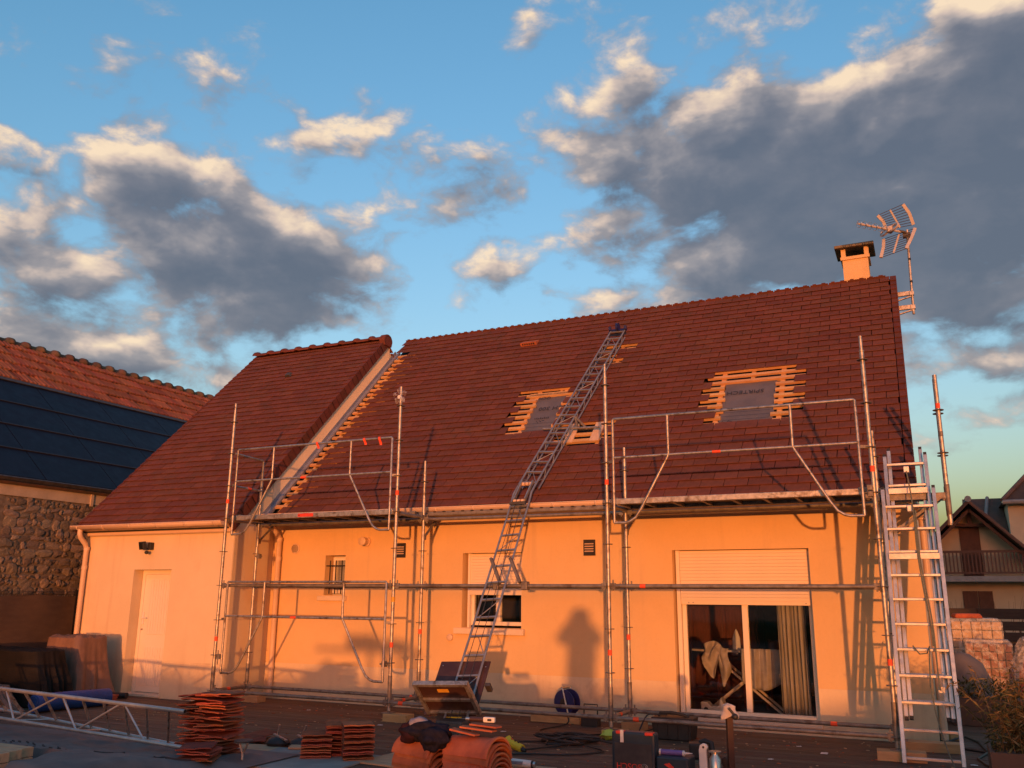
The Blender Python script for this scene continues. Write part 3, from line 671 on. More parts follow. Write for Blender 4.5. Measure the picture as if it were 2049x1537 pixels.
for z in (0.76, 0.45, -1.25): b = MB(); b.lathe([(0.048, -0.03), (0.048, 0.03)], (-6.19, 1.325, z), 12); b.build('pipe_collar', M['gutter'], dp)
b = MB(); b.path([(3.38, 1.045, 1.09), (3.42, 1.06, 1.0), (3.50, 1.30, 0.90), (3.51, 1.44, 0.82), (3.51, 1.46, GZ+0.03)], 0.042, 12)
dp = b.build('downpipe', M['gutter'], house, smooth=True)
for z in (0.90, 0.86, 0.82): b = MB(); b.lathe([(0.055, -0.012), (0.055, 0.012)], (3.51, 1.43, z), 12); b.build('pipe_collar', M['gutter'], dp)

# --- windows and doors --------------------------------------------------
def window(x0, x1, z0, z1, yf, mull, m='white_pvc', fr=0.055, name='window'):
    b = MB(); b.box((x0, yf, z0), (x0+fr, yf+0.07, z1)); b.box((x1-fr, yf, z0), (x1, yf+0.07, z1)); b.box((x0+fr, yf+0.001, z0), (x1-fr, yf+0.069, z0+fr)); b.box((x0+fr, yf+0.001, z1-fr), (x1-fr, yf+0.069, z1))
    for q in mull: b.box((q-0.035, yf-0.006, z0+fr), (q+0.035, yf+0.066, z1-fr))
    w = b.build(name, M[m], house, bevel=0.006)
    xs = [x0+fr]+[q for q in mull]+[x1-fr]
    for a, c in zip(xs, xs[1:]):
        p = MB(); p.box((a+0.005, yf+0.03, z0+fr-0.01), (c-0.005, yf+0.036, z1-fr+0.01)); p.build('pane', M['glass'], w)
    return w
# small barred window
window(SW[0]+0.02, SW[1]-0.01, SW[2]+0.03, SW[3]-0.02, 1.58, [])
b = MB(); b.box((SW[0], 1.64, SW[2]), (SW[1], 1.648, SW[3])); b.build('window_blind', M['linen'], house)
b = MB(); b.box((SW[0]-0.09, 1.345, SW[2]-0.085), (SW[1]+0.07, 1.63, SW[2]-0.01)); b.build('window_sill', M['stone_sill'], house, bevel=0.008)
for x in (-5.21, -5.10, -4.98): b = MB(); b.tube((x, 1.43, SW[2]+0.02), (x, 1.43, SW[3]-0.08), 0.010, 8); gb = b.build('window_bar', M['iron'], house)
for z in (0.33, -0.02): b = MB(); b.tube((SW[0]+0.005, 1.43, z), (SW[1]-0.005, 1.43, z), 0.009, 8); b.build('window_bar', M['iron'], house)
# middle window with roller shutter three quarters down
w = window(MW[0]+0.06, MW[1]-0.02, MW[2]+0.03, MW[3]-0.05, 1.57, [-2.255])
b = MB(); b.box((MW[0]-0.10, 1.33, MW[2]-0.09), (MW[1]+0.06, 1.63, MW[2]-0.005)); b.build('window_sill', M['stone_sill'], house, bevel=0.008)
def slats(x0, x1, z0, z1, yf):
    n = int((z1-z0)/0.042); h = (z1-z0)/n
    sb = MB(); sb.prism([(yf+0.012, 0), (yf+0.0004, 0.0008), (yf, h*0.5), (yf+0.0004, h-0.0016), (yf+0.012, h-0.0008)], x0, x1, 'X')
    me = sb.mesh('shutter_slat', house.location); me.materials.append(M['shutter'])
    for k in range(n):
        o = link(bpy.data.objects.new('shutter_slat', me)); o.parent = house; o.location = (0, 0, z0+k*h)
    b = MB(); b.box((x0, yf-0.006, z0-0.05), (x1, yf+0.014, z0)); return b.build('shutter_rail', M['shutter'], house, bevel=0.003)
slats(MW[0]+0.075, MW[1]-0.035, -0.06, 0.49, 1.515)
for x in (MW[0]+0.055, MW[1]-0.035): b = MB(); b.box((x-0.015, 1.50, MW[2]), (x+0.02, 1.565, MW[3])); b.build('shutter_track', M['white_pvc'], house)
# patio door
w = window(PD[0]+0.07, PD[1]-0.01, PD[2]+0.01, PD[3]-0.03, 1.56, [1.31], name='patio_door')
slats(PD[0]+0.075, PD[1]-0.025, -0.165, 0.485, 1.50)
b = MB(); b.box((PD[0]+0.02, 1.50, PD[2]), (PD[0]+0.07, 1.555, PD[3])); b.build('shutter_track', M['white_pvc'], house)
b = MB(); b.box((PD[1]-0.022, 1.50, PD[2]), (PD[1]-0.002, 1.555, PD[3])); b.build('shutter_track', M['white_pvc'], house)
b = MB(); b.box((PD[0]-0.02, 1.36, PD[2]-0.05), (PD[1]+0.02, 1.60, PD[2]+0.008)); b.build('door_sill', M['stone_sill'], house, bevel=0.006)
for x in (0.60, 0.66, 2.09):
    b = MB(); b.lathe([(0.010, 0), (0.010, 0.003)], (x, 1.489, -0.19), 10, 'Y'); b.build('shutter_stop', M['galv'], house)
# wing door
b = MB(); b.box((WD[0]+0.005, 0.66, WD[2]), (WD[0]+0.07, 0.715, WD[3]-0.002)); b.box((WD[1]-0.07, 0.66, WD[2]), (WD[1]-0.005, 0.715, WD[3]-0.002)); b.box((WD[0]+0.07, 0.661, WD[3]-0.07), (WD[1]-0.07, 0.714, WD[3]-0.002))
b.build('door_frame', M['white_pvc'], house, bevel=0.004)
b = MB(); b.box((WD[0]+0.072, 0.672, WD[2]+0.02), (WD[1]-0.072, 0.71, WD[3]-0.072)); dr = b.build('door', M['white_pvc'], house)
for z0, z1 in ((WD[2]+0.12, -0.98), (-0.78, WD[3]-0.16)):
    x = WD[0]+0.17
    while x < WD[1]-0.17-0.03:
        b = MB(); b.box((x, 0.664, z0), (x+0.052, 0.672, z1)); b.build('door_panel', M['white_pvc'], dr, bevel=0.003); x += 0.056
b = MB(); b.box((WD[0]+0.085, 0.655, -0.62), (WD[0]+0.125, 0.672, -0.42)); b.tube((WD[0]+0.105, 0.62, -0.52), (WD[0]+0.105, 0.66, -0.52), 0.009); b.tube((WD[0]+0.10, 0.62, -0.52), (WD[0]+0.22, 0.62, -0.52), 0.010)
b.build('door_handle', M['white'], dr, bevel=0.003)
b = MB(); b.lathe([(0.013, 0), (0.013, 0.02)], (WD[0]+0.105, 0.648, -0.70), 10, 'Y'); b.build('door_lock', M['galv'], dr)
b = MB(); b.box((WD[0]-0.02, 0.44, GZ+0.001), (WD[1]+0.02, 0.70, WD[2]+0.012)); b.build('door_step', M['stone_sill'], house)
# wall vents
b = MB(); b.lathe([(0.085, 0), (0.085, -0.012), (0.075, -0.02), (0.02, -0.022)], (-5.905, 1.40, 0.613), 20, 'Y'); vv = b.build('round_vent', M['gutter'], house, smooth=True)
for k in range(7):
    z = 0.613-0.054+k*0.018; h = math.sqrt(max(0, 0.07**2-(z-0.613)**2)); b = MB(); b.box((-5.905-h, 1.374, z-0.004), (-5.905+h, 1.379, z+0.004)); b.build('louvre', M['iron'], vv)
b = MB(); b.lathe([(0.075, 0), (0.075, -0.03), (0.058, -0.032), (0.058, -0.12), (0.068, -0.12), (0.068, -0.15), (0.05, -0.16)], (-4.50, 1.40, 0.70), 18, 'Y'); b.build('flue_pipe', M['gutter'], house, smooth=True)
for x, z in ((-3.86, 0.553), (-0.752, 0.544)):
    b = MB(); b.box((x-0.085, 1.375, z-0.11), (x+0.085, 1.40, z+0.11)); vv = b.build('wall_grille', M['iron'], house)
    for k in range(4):
        b = MB(); b.prism([(1.374, 0), (1.360, -0.016), (1.366, -0.018), (1.376, -0.004)], x-0.066, x+0.066, 'X'); o = b.build('grille_slat', M['gutter'], vv); o.location.z = z+0.060-k*0.034
b = MB(); b.lathe([(0.05, 0), (0.05, -0.035), (0.03, -0.045)], (-2.95, 1.40, -0.72), 14, 'Y'); b.build('wall_tap_box', M['gutter'], house)

# --- room contents seen through the patio door ----------------------------
def curtain(label, x0, x1, yc, z0, z1, folds, seed):
    b = MB()
    def f(u, v):
        a = u*folds*2*math.pi
        return Vector((x0+(x1-x0)*u+0.008*math.sin(a*1.7+v*2), yc+0.045*math.sin(a+0.5*math.sin(v*3+seed))*(0.6+0.4*v), z1+(z0-z1)*v))
    b.grid(f, folds*10, 14); return tag(b.build('curtain', M['curtain'], smooth=True, solid=0.002), label, 'curtain')
curtain('beige pleated curtain hanging behind the right pane of the patio door', 1.66, 2.02, 1.88, -1.64, 0.45, 7, 1)
curtain('narrow grey beige curtain at the right edge of the patio door', 2.10, 2.32, 1.95, -1.64, 0.45, 5, 4)
ib = thing('ironing_board', 'ironing board with crossed pale legs behind the patio door glass', 'ironing board', (1.15, 2.6, GZ+0.05))
b = MB(); b.prism([(0.42+0.1, 2.42), (1.65, 2.40), (1.75, 2.5), (1.75, 2.72), (1.65, 2.80), (0.55, 2.76), (0.36, 2.66), (0.36, 2.5)], -0.86, -0.83, 'Z'); b.build('board_top', M['linen'], ib, bevel=0.01)
for (xa, xb) in ((0.55, 1.55), (1.60, 0.62)):
    for yy in (2.46, 2.74): b = MB(); b.beam((xa, yy, GZ+0.06), (xb, yy+0.01*(xa-1), -0.865), 0.03, 0.03); b.build('leg', M['stone_sill'], ib)
def cloth(name, label, cat, fn, nu, nv, m): b = MB(); b.grid(fn, nu, nv); return tag(b.build(name, M[m], smooth=True, solid=0.003), label, cat)
cloth('shirt', 'crumpled white shirt hanging over the left end of the ironing board', 'shirt',
      lambda u, v: Vector((0.56+0.36*u+0.03*math.sin(7*v+u*4)-0.03*v*u, 2.37-0.04*math.sin(v*9+u*11)-0.03*math.sin(u*17), -0.76+0.05*math.sin(u*5)-0.46*v*(0.35+0.75*abs(math.sin(u*5.2+0.15))**0.7))), 34, 20, 'linen')
cloth('sheet', 'white sheet draped over the right half of the ironing board', 'sheet',
      lambda u, v: Vector((1.08+0.62*u, 2.36-0.035*math.sin(u*26+v)-0.015*math.sin(u*47), -0.80-0.50*v*(0.8+0.28*math.sin(u*3.2+0.2)))), 40, 12, 'linen')
si = thing('steam_iron', 'steam iron standing upright on the ironing board', 'iron', (0.98, 2.6, -0.83))
b = MB(); b.M = T(0.98, 2.6, -0.83); b.prism([(-0.055, 0), (0.055, 0), (0.05, 0.16), (0.02, 0.25), (0, 0.28), (-0.02, 0.25), (-0.05, 0.16)], -0.012, 0.012, 'Y'); b.build('sole_plate', M['white'], si, bevel=0.003)
b = MB(); b.M = T(0.98, 2.6, -0.83); b.path([(0, 0.02, 0.03), (0, 0.09, 0.04), (0, 0.10, 0.15), (0, 0.03, 0.2)], 0.018, 8); b.build('handle', M['black'], si, smooth=True)
st_ = thing('steam_station', 'pale steam station on the room floor at the left of the patio door', 'appliance', (0.72, 2.05, GZ+0.05))
b = MB(); b.M = T(0.72, 2.05, GZ+0.05); b.prism([(-0.13, 0), (0.16, 0), (0.2, 0.12), (0.14, 0.26), (0.11, 0.15), (0.0, 0.14), (-0.05, 0.19), (-0.13, 0.19)], -0.09, 0.09, 'Y'); b.build('body', M['white'], st_, bevel=0.012)
b = MB(); b.lathe([(0.03, 0), (0.028, -0.012)], (0.66, 1.957, GZ+0.15), 14, 'Y'); b.build('dial', M['black'], st_)
sb_ = thing('sideboard', 'dark red wooden dresser in the room behind the ironing board', 'furniture', (0.55, 4.6, GZ+0.05))
b = MB(); b.box((-0.6, 4.3, GZ+0.05), (1.0, 4.8, 0.3)); b.build('carcass', M['furniture'], sb_, bevel=0.01)
for k in range(3): b = MB(); b.box((-0.55+k*0.52, 4.27, GZ+0.2), (-0.08+k*0.52, 4.30, -0.3)); b.build('cupboard_door', M['furniture'], sb_, bevel=0.006)
for cx_, lbl in ((0.75, 'red wooden chair behind the ironing board, left of the door mullion'), (1.45, 'red wooden chair behind the ironing board, right of the door mullion')):
    c_ = thing('chair', lbl, 'chair', (cx_, 3.4, GZ+0.05), 'chairs in the room')
    b = MB(); b.box((cx_-0.2, 3.2, GZ+0.47), (cx_+0.2, 3.6, GZ+0.51)); b.build('seat', M['furniture'], c_, bevel=0.01)
    for dx in (-0.18, 0.18):
        for dy in (-0.18, 0.18): b = MB(); b.beam((cx_+dx*1.1, 3.4+dy*1.1, GZ+0.05), (cx_+dx, 3.4+dy, GZ+(0.47 if dy < 0 else 1.0)), 0.035, 0.035); b.build('leg', M['furniture'], c_)
    b = MB(); b.box((cx_-0.18, 3.56, GZ+0.75), (cx_+0.18, 3.59, GZ+0.98)); b.build('backrest', M['furniture'], c_)

# ------------------------------------------------------------------ scaffold
scf = thing('scaffold', 'galvanised tube scaffold with two decked bays standing in front of the house', 'scaffold', (-1.5, 0.37, GZ))
PX = (-6.14, -3.07, 0.0, 3.07)
rb = MB(); rb.lathe([(0.024, -0.0045), (0.058, -0.0045), (0.061, 0), (0.058, 0.0045), (0.024, 0.0045)], (0, 0, 0), 16, cap=False); ROS = rb.mesh('rosette', Vector()); ROS.materials.append(M['galv_dull'])
def standard(x, y, z0, top, rows, bands, mid=None):
    b = MB(); b.path([(x, y, z0), (x, y, top-0.18)], 0.0242, 14); b.path([(x, y, top-0.18), (x, y, top-0.165), (x, y, top)], 0.019, 12)
    b.lathe([(0.024, -0.02), (0.0275, -0.012), (0.0275, 0.0)], (x, y, top-0.17), 14, cap=False)
    o = b.build('standard', M['galv'], scf, smooth=True)
    for k in rows:
        r = link(bpy.data.objects.new('rosette', ROS)); r.parent = o; r.location = Vector((x, y, k*0.5))-scf.location
    if z0 < -1:
        b = MB(); b.path([(x, y, -1.535), (x, y, -1.16)], 0.029, 14); b.path([(x, y, GZ+0.10), (x, y, -1.5)], 0.017, 10); b.box((x-0.075, y-0.075, GZ+0.095), (x+0.075, y+0.075, GZ+0.103)); b.build('base_jack', M['galv_dull'], o, smooth=True)
    for z, m in bands:
        b = MB(); b.path([(x, y, z-0.033), (x, y, z+0.033)], 0.0256, 14); b.build('tape_band', M[m], o, smooth=True)
    return o
for i, x in enumerate(PX):
    bands = [(1.26, 'red_band'), (-0.77, 'red_band')] + ([(-0.18, 'yellow_band')] if i == 1 else [])
    standard(x, 0, -1.6, 2.78 if i else 2.80, range(-3, 6), bands)
    standard(x, 0.73, -1.6, 1.81, range(-3, 4), [(-0.62, 'red_band')] if i in (1, 2) else [])
def ledger(p0, p1, m='galv_dull', bands=(), r=0.0242, name='ledger'):
    p0, p1 = Vector(p0), Vector(p1); d = (p1-p0).normalized(); b = MB(); b.path([p0+d*0.07, p1-d*0.07], r, 12); o = b.build(name, M[m], scf, smooth=True)
    for p, s_ in ((p0, 1), (p1, -1)):
        h = MB(); q = p+d*s_*0.058; h.beam(q-d*0.03, q+d*0.03, 0.042, 0.07); h.beam(q+Vector((0, 0, -0.055)), q+Vector((0, 0, 0.075)), 0.008, 0.02, d); h.build('wedge_head', M['galv_dull'], o, bevel=0.004)
    for f in bands:
        q = p0+(p1-p0)*f; h = MB(); h.path([q-d*0.035, q+d*0.035], r+0.0015, 12); h.build('tape_band', M['red_band'], o, smooth=True)
for a, c in zip(PX, PX[1:]):
    i = PX.index(a)
    ledger((a, 0, 0), (c, 0, 0), bands=(0.14,) if i == 2 else ())
    ledger((a, 0.73, 0), (c, 0.73, 0))
    ledger((a, 0, -1.5), (c, 0, -1.5), bands=((), (0.06,), (0.10,))[i])
    ledger((a, 0.73, -1.5), (c, 0.73, -1.5), bands=((0.97,), (), (0.78,))[i])
    ledger((a, 0.73, 0.95), (c, 0.73, 0.95))
for i, x in enumerate(PX):
    ledger((x, 0, -1.5), (x, 0.73, -1.5), bands=(0.45,) if i != 3 else (), name='transom')
    ledger((x, 0, 0.98), (x, 0.73, 0.98), name='transom')
    # console bracket towards the wall
    b = MB(); b.path([(x, 0.76, 0.99), (x, 1.12, 0.99)], 0.021, 10); b.beam((x, 1.08, 0.965), (x, 0.77, 0.70), 0.012, 0.04, (1, 0, 0)); b.path([(x, 1.10, 0.99), (x, 1.10, 1.16)], 0.019, 10); b.box((x-0.02, 0.752, 0.66), (x+0.02, 0.79, 0.74)); b.build('console_bracket', M['galv_dull'], scf, smooth=True)
def guard(xl, xr, zt, yy, band=0.5):
    zm, zb = zt-0.49, zt-1.29; R_ = 0.0165
    b = MB(); b.path([(xl, yy, zb), (xl, yy, zt-0.01), (xl+0.012, yy, zt), (xr-0.012, yy, zt), (xr, yy, zt-0.01), (xr, yy, zb)], R_, 10); o = b.build('guard_frame', M['galv'], scf, smooth=True, ang=60)
    b = MB(); b.path([(xl, yy, zm), (xr, yy, zm)], R_, 10); b.build('middle_rail', M['galv'], o, smooth=True)
    for s_, xa in ((1, xl), (-1, xr)):
        x7 = xa+s_*0.70
        b = MB(); b.path([(x7, yy, zt), (x7, yy, zm+0.02), (x7-s_*0.01, yy, zm-0.02), (x7-s_*0.36, yy, zb+0.16), (x7-s_*0.43, yy, zb+0.06), (x7-s_*0.50, yy, zb+0.015), (x7-s_*0.56, yy, zb), (xa, yy, zb)], R_, 10); b.build('bent_brace', M['galv'], o, smooth=True, ang=60)
        b = MB(); b.beam((xa, yy, zm-0.045), (xa-s_*0.11, yy+0.05, zm-0.045), 0.012, 0.035); b.build('hook', M['galv_dull'], o)
    b = MB(); q = xl+(xr-xl)*band; b.path([(q-0.05, yy, zm), (q+0.05, yy, zm)], R_+0.0016, 10); b.build('tape_band', M['red_band'], o, smooth=True)
guard(-5.96, -3.15, 2.04, -0.055, 0.46); guard(-5.95, -3.15, 0.05, -0.055, 0.45); guard(0.11, 2.955, 2.04, -0.055, 0.45)
# end guard of the left bay
b = MB(); b.path([(-6.09, 0.03, 2.0), (-6.09, 0.66, 1.98), (-6.09, 0.68, 1.96), (-6.09, 0.68, 0.60)], 0.017, 10); b.path([(-6.09, 0.03, 1.50), (-6.09, 0.68, 1.49)], 0.017, 10); eo = b.build('end_guard', M['galv'], scf, smooth=True)
b = MB(); b.path([(-6.09, 0.36, 1.497), (-6.09, 0.44, 1.496)], 0.0187, 10); b.build('tape_band', M['red_band'], eo, smooth=True)
def platform(x0, x1, y0, y1, z, sticker=None):
    b = MB(); b.box((x0, y0, z-0.035), (x1, y0+0.03, z+0.035)); b.box((x0, y1-0.03, z-0.035), (x1, y1, z+0.035)); b.box((x0, y0+0.03, z-0.03), (x0+0.03, y1-0.03, z+0.03)); b.box((x1-0.03, y0+0.03, z-0.03), (x1, y1-0.03, z+0.03))
    o = b.build('platform', M['galv'], scf, bevel=0.006)
    b = MB(); b.box((x0+0.031, y0+0.031, z+0.008), (x1-0.031, y1-0.031, z+0.022)); b.build('platform_board', M['plank_ply'], o)
    n = 8
    for k in range(1, n): q = x0+(x1-x0)*k/n; b = MB(); b.box((q-0.02, y0+0.031, z-0.03), (q+0.02, y1-0.031, z+0.006)); b.build('cross_rib', M['galv_dull'], o)
    for xx in (x0, x1):
        for yy in (y0+0.1, y1-0.1): b = MB(); b.box((xx-0.05, yy-0.03, z-0.02), (xx+0.04, yy+0.03, z+0.055)); b.build('hook', M['galv_dull'], o, bevel=0.006)
    if sticker: b = MB(); b.box((sticker[0], y0-0.0015, z-0.022), (sticker[1], y0, z+0.026)); b.build('sticker', M['red_sticker'], o); c = MB(); c.box((sticker[0]+0.012, y0-0.003, z-0.006), (sticker[0]+0.035, y0-0.0015, z+0.006)); c.build('sticker_mark', M['ink'], o)
platform(-6.0, -3.16, 0.03, 0.69, 1.005, (-4.80, -4.52)); platform(0.07, 2.95, 0.03, 0.69, 1.02)
for a, c in zip(PX, PX[1:]):                              # perforated steel planks on the consoles
    b = MB(); b.box((a+0.03, 0.79, 1.005), (c-0.03, 1.06, 1.065)); o = b.build('steel_plank', M['galv_dull'], scf, bevel=0.012)
    n = 19; sb = MB(); sb.lathe([(0.020, 0), (0.020, 0.004)], (0, 0, 0), 10, 'Y')
    for k in range(n):
        q = a+0.15+k*(c-a-0.3)/(n-1); h = MB(); h.M = T(q, 0.786, 1.062) @ Matrix.Diagonal((1.5, 1, 0.5, 1)); h.lathe([(0.020, 0), (0.020, 0.006)], (0, 0, 0), 10, 'Y'); h.build('slot', M['iron'], o)
# console extension at the right end
for yy in (0.73, 0.95):
    b = MB(); b.box((3.10, yy-0.02, 0.98), (3.80, yy+0.02, 1.05)); b.beam((3.72, yy, 0.99), (3.12, yy, 0.55), 0.03, 0.05, (0, 1, 0)); b.path([(3.80, yy, 0.80), (3.80, yy, 1.14)], 0.030, 12); o = b.build('console_arm', M['galv_dull'], scf, smooth=True)
    b = MB(); b.path([(3.80, yy, 0.70), (3.80, yy, 2.42)], 0.0242, 14); o = b.build('standard', M['galv'], scf, smooth=True)
    for z in (1.42, 1.92): r = link(bpy.data.objects.new('rosette', ROS)); r.parent = o; r.location = Vector((3.80, yy, z+0.08*(yy > 0)))-scf.location
    for z in (1.72, 2.05): b = MB(); b.path([(3.80, yy, z-0.03), (3.80, yy, z+0.03)], 0.0256, 14); b.build('tape_band', M['red_band'], o, smooth=True) if z > 2 else b.build('tape_band', M['galv_dull'], o, smooth=True)
# loose couplers
for p in ((-6.05, 0.0, -1.02), (-6.06, 0.70, 0.46), (-3.17, 0.0, -1.02), (-6.02, 0.03, 1.0)):
    b = MB(); x, y_, z = p; b.box((x-0.03, y_-0.03, z-0.035), (x+0.03, y_+0.03, z+0.035)); b.path([(x-0.01, y_-0.02, z+0.09), (x-0.01, y_-0.02, z-0.11)], 0.009, 8); b.path([(x-0.07, y_, z), (x+0.06, y_, z)], 0.012, 8); b.build('coupler', M['galv_dull'], scf, bevel=0.008)
for z_ in (1.05, 0.98): b = MB(); b.box((3.0, -0.075, z_-0.03), (3.06, -0.015, z_+0.03)); b.build('coupler', M['galv_dull'], scf, bevel=0.008)
# timber blocks under the base jacks
blocks = [(-6.10, 0.0, 0.30, 0.2, 'L'), (-6.05, 0.74, 0.42, 0.2, 'yellowish block'), (-2.90, -0.03, 0.36, 0.2, ''), (-2.62, 0.74, 0.42, 0.2, ''), (0.05, 0.0, 0.28, 0.2, ''), (0.05, 0.74, 0.28, 0.2, ''), (3.10, -0.02, 0.46, 0.19, ''), (3.34, 0.76, 0.66, 0.2, '')]
bl_lab = ['timber block under the front leg of the scaffold left end', 'yellow timber block under the rear leg of the scaffold left end', 'timber block under the front scaffold leg left of the hoist', 'timber block under the rear scaffold leg left of the hoist',
          'timber block under the front scaffold leg behind the tool case', 'timber block under the rear scaffold leg near the black cables', 'short timber block under the front scaffold leg beside the ladder foot', 'long timber block under the rear scaffold leg behind the ladder']
for (x, y_, lx, ly, _), lb in zip(blocks, bl_lab):
    b = MB(T(x, y_, GZ) @ Rz(random.uniform(-4, 4))); b.box((-lx/2, -ly/2, 0.001), (lx/2, ly/2, 0.095)); tag(b.build('timber_block', M['block'], bevel=0.004), lb, 'timber block', 'blocks under the scaffold legs')
# plastic bag tied round the top of a standard
bag = thing('plastic_bag', 'crumpled clear plastic bag tied over the top of a scaffold pole', 'bag', (-3.07, 0, 2.55))
for k in range(5):
    a = k*math.pi*0.4+0.4; b = MB()
    def pet(u, v, a=a, k=k):
        r = 0.02+0.105*v*(1-0.45*abs(2*u-1)); t = a+(u-0.5)*1.1*v
        return Vector((-3.07+r*math.cos(t), -0.02-0.05*math.sin(v*3)+0.03*noise.noise(Vector((u*4, v*4, k))), 2.64+r*math.sin(t)*1.05+0.02*noise.noise(Vector((u*6, v*5, k+9)))))
    b.grid(pet, 8, 8); b.build('film', M['film'], bag, smooth=True)
b = MB(); b.lathe([(0.028, -0.02), (0.032, 0), (0.028, 0.02)], (-3.07, -0.03, 2.62), 12, 'Y'); b.build('knot', M['white'], bag)
for k, (x, l) in enumerate(((-4.45, 0.10), (-3.62, 0.10), (-3.36, 0.12))):
    b = MB(); b.grid(lambda u, v, x=x, l=l: Vector((x-0.02+0.04*u+0.03*v, -0.073-0.01*math.sin(v*6), 2.06-l*v)), 4, 6)
    tag(b.build('tape_ribbon', M['red_band'], solid=0.001), ('orange ribbon on the top guard rail, leftmost of three', 'orange ribbon on the top guard rail, middle of three', 'orange ribbon on the top guard rail beside the bagged pole')[k], 'ribbon')

# ------------------------------------------------------------------ extension ladder
lad = thing('extension_ladder', 'three section aluminium extension ladder leaning at the right end of the scaffold', 'ladder', (3.4, -0.2, GZ))
def lp(x, z, off=0.0): return Vector((x, -0.2+(z-GZ)*0.3+off, z))
def section(x0, x1, z0, z1, off, r0, r1, nm):
    o = None
    for x in (x0, x1):
        b = MB(); b.beam(lp(x, z0, off), lp(x, z1, off), 0.040, 0.066, (0, -1, 0.3)); q = b.build('stile', M['alu'], lad, bevel=0.004)
        for z, s_ in ((z0, 1), (z1, -1)): h = MB(); h.beam(lp(x, z-0.03*s_ if s_ > 0 else z, off), lp(x, z+0.03 if s_ < 0 else z, off), 0.036, 0.060, (0, -1, 0.3)); h.build('end_cap', M['black'], q)
    z = r0
    while z < r1:
        b = MB(); b.beam(lp(x0, z, off), lp(x1, z, off), 0.030, 0.030); b.build('rung', M['alu'], lad, bevel=0.005); z += 0.256
section(3.130, 3.660, GZ+0.005, 1.09, 0.0, -1.665, 1.05, 'base')
section(3.178, 3.612, -1.30, 1.50, 0.080, -1.153, 1.45, 'middle')
section(3.224, 3.566, -1.30, 1.58, 0.155, -1.153, 1.45, 'top')
for z, off, x0, x1 in ((1.08, 0.03, 3.19, 3.60), (0.33, -0.045, 3.14, 3.65)):
    b = MB(); b.beam(lp(x0, z, off), lp(x1, z, off), 0.02, 0.066); b.build('cross_plate', M['alu'], lad, bevel=0.004)
for z, x in ((1.34, 3.40), (0.88, 3.40)): b = MB(); b.box((x-0.03, lp(0, z)[1]-0.03, z-0.05), (x+0.03, lp(0, z)[1]+0.08, z+0.025)); b.build('rung_clip', M['alu'], lad, bevel=0.006)
for k, (xt, xb, zt, zb) in enumerate(((3.40, 3.49, 1.30, -0.60), (3.42, 3.52, 0.85, -1.0), (3.44, 3.53, 0.84, -1.02))):
    b = MB(); b.path([lp(xt+(xb-xt)*t+0.012*math.sin(t*9+k), zt+(zb-zt)*t, -0.06) for t in [i/14 for i in range(15)]], 0.0075, 6); b.build('rope', M['rope'], lad, smooth=True)
b = MB(); b.path([lp(3.30, -0.60, -0.06), lp(3.36, -0.68, -0.07), lp(3.43, -0.67, -0.07), lp(3.46, -0.60, -0.06), lp(3.445, -0.75, -0.07), lp(3.43, -1.0, -0.07), lp(3.46, -1.25, -0.07), lp(3.50, -1.45, -0.08), lp(3.54, -1.60, -0.1), lp(3.58, -1.70, -0.15)], 0.0075, 6); b.build('rope', M['rope'], lad, smooth=True)
for z in (-1.02,): b = MB(); b.box((3.50, lp(0, z)[1]-0.02, z-0.03), (3.56, lp(0, z)[1]+0.0, z+0.03)); b.build('rope_cleat', M['alu'], lad)

# ------------------------------------------------------------------ ladder hoist
hst = thing('ladder_hoist', 'grey lattice ladder hoist rising from the deck over the gutter onto the roof', 'ladder hoist', (-1.24, -1.7, GZ))
HB, HK, HT = Vector((-1.24, -1.70, GZ+0.03)), Vector((-1.585, 0.86, 1.14)), Vector((-1.23, 4.36, 4.64))
KN = [HK, HK+Vector((-0.012, 0.11, 0.155)), HK+Vector((0.0, 0.235, 0.285))]
KN2 = KN[-1]
def hseg(a, b_, half, pitch, zig, r=0.0145, tag_=''):
    d = (b_-a); L = d.length; d.normalize(); xx = Vector((1, 0, 0)); xx = (xx-d*xx.dot(d)).normalized(); w = xx.cross(d).normalized()
    if w.z < 0: w = -w
    for s_ in (-1, 1):
        m = MB(); m.path([a+xx*half*s_, b_+xx*half*s_], r, 10); m.build('rail', M['alu_hoist'], hst, smooth=True)
    n = int(L/pitch)
    for k in range(n+1):
        q = a+d*(0.06+k*(L-0.12)/n); m = MB(); m.beam(q-xx*half, q+xx*half, 0.022, 0.022, w); m.build('rung', M['alu_hoist'], hst)
        if k < n and k % zig == 0:
            q2 = a+d*(0.06+(k+1)*(L-0.12)/n); m = MB(); m.path([q-xx*half*0.9-w*0.01, q2+xx*half*0.9-w*0.01] if (k//zig) % 2 else [q2-xx*half*0.2-w*0.01, q+xx*half*0.9-w*0.01], 0.006, 6); m.build('diagonal', M['alu_hoist'], hst)
    return d, xx, w
d, xx, w = hseg(HB, HK, 0.135, 0.285, 2)
for s_ in (-0.05, 0.045): m = MB(); m.path([HB+xx*s_+w*0.03+d*0.3, HK+xx*s_+w*0.03], 0.004, 5); m.build('cable', M['galv_dark'], hst)
for s_ in (-1, 1):
    m = MB(); m.path([k+xx*0.135*s_ for k in KN], 0.016, 10); m.build('knee_rail', M['alu_hoist'], hst, smooth=True)
d, xx, w = hseg(KN2, HT, 0.135, 0.25, 2)
